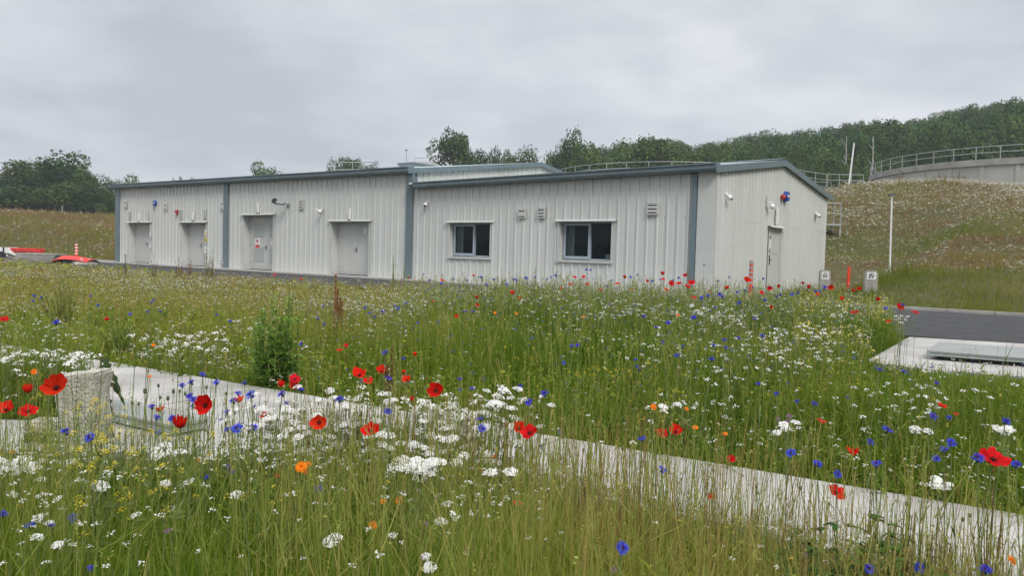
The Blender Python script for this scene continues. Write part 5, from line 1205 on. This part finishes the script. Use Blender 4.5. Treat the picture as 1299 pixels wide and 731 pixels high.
clump(1090, 731, 2.2, 150, .24, .042, (.075, .14, .03), 'low clump of broad green leaves at the near end of the path', hh=.42)
clump(1150, 745, 2.05, 80, .20, .042, (.07, .13, .03), 'smaller clump of broad leaves right of the larger one', seed=3, hh=.33)
clump(780, 545, 4.7, 90, .5, .05, (.07, .12, .03), 'low broad leaved patch just beyond the path behind the poppy pair', seed=4, hh=.2)
for px, yb, yt, D, w, lab in ((1150, 735, 622, 2.25, 60, 'dark branching weed standing over the near path end'), (1185, 735, 640, 2.2, 40, 'sparse branching weed right of the dark one over the path'), (1255, 735, 612, 2.2, 70, 'leafy olive weed over the path at the right photo edge'), (1100, 720, 620, 2.5, 30, 'thin brown weed left of the dark branching one'), (745, 650, 575, 2.9, 40, 'thin reddish branching weed over the middle of the path')):
    plant('branching_weed', px, yb, yt, D, w, lab, (.12, .15, .05), 300, .015, 16, 'grass', narrow=.35)
for px, yb, yt, w, lab in ((1143, 236, 219, 18, 'left brown dock clump in front of the big tank wall'), (1191, 236, 218, 18, 'middle brown dock clump in front of the big tank wall'), (1216, 236, 217, 20, 'right brown dock clump in front of the big tank wall')):
    plant('dock_plant', px, yb, yt, 63, w+4, lab, (.24, .15, .08), 700, .16, 22, 'feather', narrow=.4)

# ------------------------------------------------------------------ trees
def crown_mesh(seed, N=7000, conic=0.0, leaf=.05, gaps=.15):
    rg = np.random.default_rng(seed); nl = 22
    C = rg.normal(0, 1, (nl, 3)); C /= np.linalg.norm(C, axis=1)[:, None]; C *= rg.uniform(.25, .72, (nl, 1)); C[:, 2] = C[:, 2]*.95
    C[:, :2] *= (1-conic*np.clip((C[:, 2:3]+.2), 0, 1)); r = rg.uniform(.20, .36, nl); r[:3] = .42; C[:3] *= .35
    C[14:, 2] = -rg.uniform(.35, .75, nl-14); C[14:, :2] *= 1.15
    i = rg.integers(0, nl, N); d = rg.normal(0, 1, (N, 3)); d /= np.linalg.norm(d, axis=1)[:, None]
    rad = r[i]*rg.uniform(.72, 1.1, N)**1.0; P = C[i]+d*rad[:, None]; P += rg.normal(0, .018, P.shape)
    n = d+rg.normal(0, .55, d.shape)+[0, 0, .25]; n /= np.linalg.norm(n, axis=1)[:, None]
    q = np.percentile(np.hypot(P[:, 0], P[:, 1]), 96); P[:, :2] /= q; lo_, hi_ = np.percentile(P[:, 2], [1, 99.7]); P[:, 2] = (P[:, 2]-lo_)/(hi_-lo_)*2-1
    t = np.cross(n, rg.normal(0, 1, n.shape)); t /= np.linalg.norm(t, axis=1)[:, None]; b = np.cross(n, t); s = (leaf*rg.uniform(.4, 1.15, N))[:, None]
    V = np.stack([P-t*s, P-b*s*.7, P+t*s, P+b*s*.7], 1).reshape(-1, 3); Q = np.arange(len(V)).reshape(-1, 4)
    lob = rg.uniform(.6, 1.45, nl)[i]; col = np.array([.062, .108, .027])[None]*(lob*rg.uniform(.75, 1.25, N))[:, None]; col[:, 0] *= rg.uniform(.85, 1.3, nl)[i]
    return np_mesh('crown', V, Q, np.repeat(col, 4, 0), 'crown')
CROWNS = [crown_mesh(i, 7000, [0, 0, .2, .1, .3, 0, .15, .1][i]) for i in range(8)]
def trunk_mesh(seed):
    rg = random.Random(seed); mb = MB(); mb.tube([(0, 0, -.03), (.01, 0, .3), (-.01, .01, .55), (0, 0, .85)], [.032, .024, .018, .006], 8)
    for k in range(8):
        a = k*2.4; z = .22+.05*k; mb.tube([(0, 0, z), (math.cos(a)*.06, math.sin(a)*.06, z+.07), (math.cos(a)*.11, math.sin(a)*.11, z+.15)], [.012, .008, .003], 5)
    return mb.mesh('trunk', 'bark')
TRUNKS = [trunk_mesh(i) for i in range(3)]
tr_ = random.Random(9)
def tree(px, ytop, hw, D, label, group=None, v=None, lo=-.04, base=None):
    t = at(px, ytop, D); g = tz(t.x, t.y); H = t.z-g; Rr = hw*D/F; o = empty('tree', (t.x, t.y, g), tr_.uniform(0, 6.28))
    inst('trunk', tr_.choice(TRUNKS), o, scale=(H, H, H)); hz = H*(1-lo)/2
    inst('crown', CROWNS[v if v is not None else tr_.randrange(8)], o, (0, 0, H-hz), (0, 0, tr_.uniform(0, 6.28)), (Rr*1.08, Rr*1.08, hz)); tag(o, label, 'tree', group)
for a in [(86,193,44,110,'tallest round tree of the left woodland',0),(48,205,40,113,'round tree on the left shoulder of the tallest woodland tree',1),(14,206,38,116,'broad tree near the left photo edge',5),(-14,212,30,114,'tree cut by the left photo edge',0),(108,216,27,107,'tree filling the right slope of the left woodland',3),(65,232,40,105,'low spreading tree in front of the left woodland',1),(10,236,40,106,'low tree in front of the woodland at the photo edge',5),(132,240,20,108,'dark low tree between the woodland and the building end',3),(151,222,27,132,'small round tree half hidden by the long building end',0),
          (225,225,7,150,'tiny tree top above the long roof, left of two',0),(244,226,5,150,'tiniest tree top above the long roof, right of two',1),(336,208,25,130,'single round tree top above the middle of the long roof',0),(438,201,21,112,'left of two joined tree tops behind the short handrail',1),(463,203,18,114,'right of two joined tree tops behind the short handrail',0),
          (577,168,32,118,'tall pointed round tree above the building join',2),(606,190,26,116,'low tree filling the right foot of the pointed tree',1),(628,187,17,122,'small narrow tree right of the pointed tree',4),(648,191,16,128,'narrow tree in the dip of the tree line',6),(672,189,28,124,'wide low tree left of the tall two tiered tree',5),(727,164,20,112,'tall upper crown of the two tiered tree over the gable roof',0),(738,182,34,108,'broad dense lower crown beside the two tiered tree',5),(702,194,20,112,'low tree at the left foot of the two tiered tree',1)]:
    tree(*a[:5], v=a[5])
woods = 0
fpx = np.array([640, 700, 760, 800, 850, 885, 920, 960, 985, 1010, 1050, 1085, 1130, 1170, 1210, 1250, 1299, 1400]); fy_ = np.array([196, 194, 186, 181, 177, 186, 177, 172, 166, 169, 166, 156, 157, 152, 141, 133, 129, 122])
for row, (D, hh) in enumerate([(102, 9.5), (112, 10), (124, 10.5), (138, 11), (155, 11), (175, 11), (196, 11), (216, 11)]):
    px = 770-row*9
    while px < 1360:
        Y = D*tr_.uniform(.97, 1.03); s = float(np.interp(px, fpx, fy_)); q = at(px, 200, Y); g = tz(q.x, q.y); zmax = CAMZ+(hor(px)-s)/F*Y+tr_.uniform(-.8, .5)
        H = min(hh*tr_.uniform(.7, 1.3), zmax-g); step = 38*110/D*tr_.uniform(.65, 1.35)
        if H > 3.5:
            ytop = hor(px)-(g+H-CAMZ)/Y*F
            tree(px, ytop, step*.80, Y, 'dense tree in the wood behind the tanks' if px < 1095 else 'dense tree on the wooded hill above the big tank', 'trees in the wood behind the tanks' if px < 1095 else 'trees on the wooded hill', lo=-.02); woods += 1
        px += step
for k in range(13):
    px = 955+k*13; tree(px, 208+tr_.uniform(-2, 3), 12, 96, 'low bright bush along the foot of the wood behind the walkway', 'bushes at the foot of the wood', lo=0)
def deadtree(px, yt, yb, D, label):
    t = at(px, yt, D); b = at(px, yb, D); g = tz(b.x, b.y); o = empty('bare_tree', (b.x, b.y, g)); H = t.z-g; mb = MB()
    mb.tube([(0, 0, 0), (.1, 0, H*.5), (0, 0, H)], [.12, .08, .03], 6)
    mb.build('trunk', 'deadwood', o); mb = MB()
    rg = random.Random(int(px))
    for k in range(9):
        z = H*rg.uniform(.35, .92); a = rg.uniform(0, 6.28); q = rg.uniform(.25, .7); mb.tube([(.03, 0, z), (math.cos(a)*q*.5, math.sin(a)*q*.5, z+q*.6), (math.cos(a)*q, math.sin(a)*q, z+q*1.5)], [.05, .03, .012], 4)
    mb.build('branch', 'deadwood', o); tag(o, label, 'tree')
deadtree(1106, 172, 215, 97, 'bare pale dead tree in front of the dark wood'); deadtree(1072, 172, 215, 98, 'thin bare pale stem in front of the dark wood left of the leaning pole')
b = at(79, 272, 101); o = empty('fence_post', (b.x, b.y, tz(b.x, b.y))); mb = MB(); mb.tube([(0, 0, 0), (0, 0, at(79, 261, 101).z-tz(b.x, b.y))], .07, 6); mb.build('post', 'galv', o); tag(o, 'thin pale post standing before the left woodland', 'post')

# ------------------------------------------------------------------ sky, sun, camera
w = bpy.data.worlds.new('World'); scene.world = w; w.use_nodes = True; N = w.node_tree.nodes; L = w.node_tree.links; bg = N['Background']
SUN_EL, SUN_AZ = R(46), R(156)     # azimuth clockwise from +Y
sk = N.new('ShaderNodeTexSky'); sk.sky_type = 'NISHITA'; sk.sun_disc = False; sk.sun_elevation = SUN_EL; sk.sun_rotation = SUN_AZ
tc = N.new('ShaderNodeTexCoord'); sp = N.new('ShaderNodeSeparateXYZ'); L.new(tc.outputs['Generated'], sp.inputs[0])
def mth(op, a, b=None, c=None):
    n = N.new('ShaderNodeMath'); n.operation = op
    for i, q in enumerate((a, b, c)):
        if q is None: continue
        if isinstance(q, (int, float)): n.inputs[i].default_value = q
        else: L.new(q, n.inputs[i])
    return n.outputs[0]
zc = mth('ADD', mth('MAXIMUM', sp.outputs[2], 0.0), .20)
cx_ = mth('DIVIDE', sp.outputs[0], zc); cy_ = mth('DIVIDE', sp.outputs[1], zc)
cb = N.new('ShaderNodeCombineXYZ'); L.new(cx_, cb.inputs[0]); L.new(cy_, cb.inputs[1])
def noise(scale, det, rough, off, dist=0):
    mp = N.new('ShaderNodeMapping'); mp.inputs['Location'].default_value = off; L.new(cb.outputs[0], mp.inputs[0])
    n = N.new('ShaderNodeTexNoise'); n.inputs['Scale'].default_value = scale; n.inputs['Detail'].default_value = det; n.inputs['Roughness'].default_value = rough; n.inputs['Distortion'].default_value = dist; L.new(mp.outputs[0], n.inputs['Vector']); return n.outputs['Fac']
n1 = noise(.75, 5, .5, (3.1, 7.4, 0), .3); n2 = noise(2.4, 6, .5, (9.3, 1.2, 0), .2)
mixn = mth('ADD', mth('MULTIPLY', n1, .68), mth('MULTIPLY', n2, .32))
rmp = N.new('ShaderNodeValToRGB'); e = rmp.color_ramp.elements; e[0].position = .38; e[0].color = (.41, .43, .47, 1); e[1].position = .62; e[1].color = (.68, .685, .705, 1)
k = rmp.color_ramp.elements.new(.5); k.color = (.53, .547, .58, 1); L.new(mixn, rmp.inputs[0])
zen = N.new('ShaderNodeMapRange'); zen.interpolation_type = 'SMOOTHSTEP'; zen.inputs[1].default_value = .38; zen.inputs[2].default_value = 1.0; zen.inputs[3].default_value = 8.8; zen.inputs[4].default_value = 26
L.new(sp.outputs[2], zen.inputs[0])
vs = N.new('ShaderNodeVectorMath'); vs.operation = 'SCALE'; L.new(rmp.outputs[0], vs.inputs[0]); L.new(zen.outputs[0], vs.inputs['Scale'])
mx = N.new('ShaderNodeMix'); mx.data_type = 'RGBA'; mx.inputs[0].default_value = .94; L.new(sk.outputs[0], mx.inputs[6]); L.new(vs.outputs[0], mx.inputs[7])
L.new(mx.outputs[2], bg.inputs['Color']); bg.inputs['Strength'].default_value = .1
sl = bpy.data.lights.new('sun', 'SUN'); sl.energy = 1.5; sl.angle = R(18); sl.color = (1, .96, .90); so = bpy.data.objects.new('sun', sl); COL.objects.link(so)
sd = Vector((math.sin(SUN_AZ)*math.cos(SUN_EL), math.cos(SUN_AZ)*math.cos(SUN_EL), math.sin(SUN_EL))); so.rotation_euler = sd.to_track_quat('Z', 'Y').to_euler()
cd = bpy.data.cameras.new('camera'); co = bpy.data.objects.new('camera', cd); COL.objects.link(co); scene.camera = co
cd.sensor_fit = 'HORIZONTAL'; cd.sensor_width = 36; cd.lens = F/1299*36; cd.clip_start = .05; cd.clip_end = 6000
mat3 = Matrix((CR, CU, -FWD)).transposed(); co.matrix_world = Matrix.Translation((0, 0, CAMZ)) @ mat3.to_4x4()
vs_ = scene.view_settings; vs_.view_transform = 'Standard'; vs_.look = 'None'; vs_.gamma = 1; vs_.exposure = 0.52; vs_.use_curve_mapping = False
cy = scene.cycles; cy.max_bounces = 6; cy.diffuse_bounces = 3; cy.glossy_bounces = 2; cy.transmission_bounces = 3; cy.transparent_max_bounces = 6; cy.caustics_reflective = False; cy.caustics_refractive = False
cy.use_denoising = True
HAZE = True
if HAZE:
    m = bpy.data.materials.new('air'); m.use_nodes = True; nn = m.node_tree.nodes; nn.remove(nn['Principled BSDF']); v = nn.new('ShaderNodeVolumePrincipled'); v.inputs['Color'].default_value = (.82, .90, 1, 1); v.inputs['Density'].default_value =   .00065; v.inputs['Anisotropy'].default_value = .2
    m.node_tree.links.new(v.outputs[0], nn['Material Output'].inputs['Volume']); M['air'] = m
    mb = MB(); mb.box(-425, 425, -425, 425, -12, 90); o = mb.build('haze', 'air'); tag(o, kind='stuff')
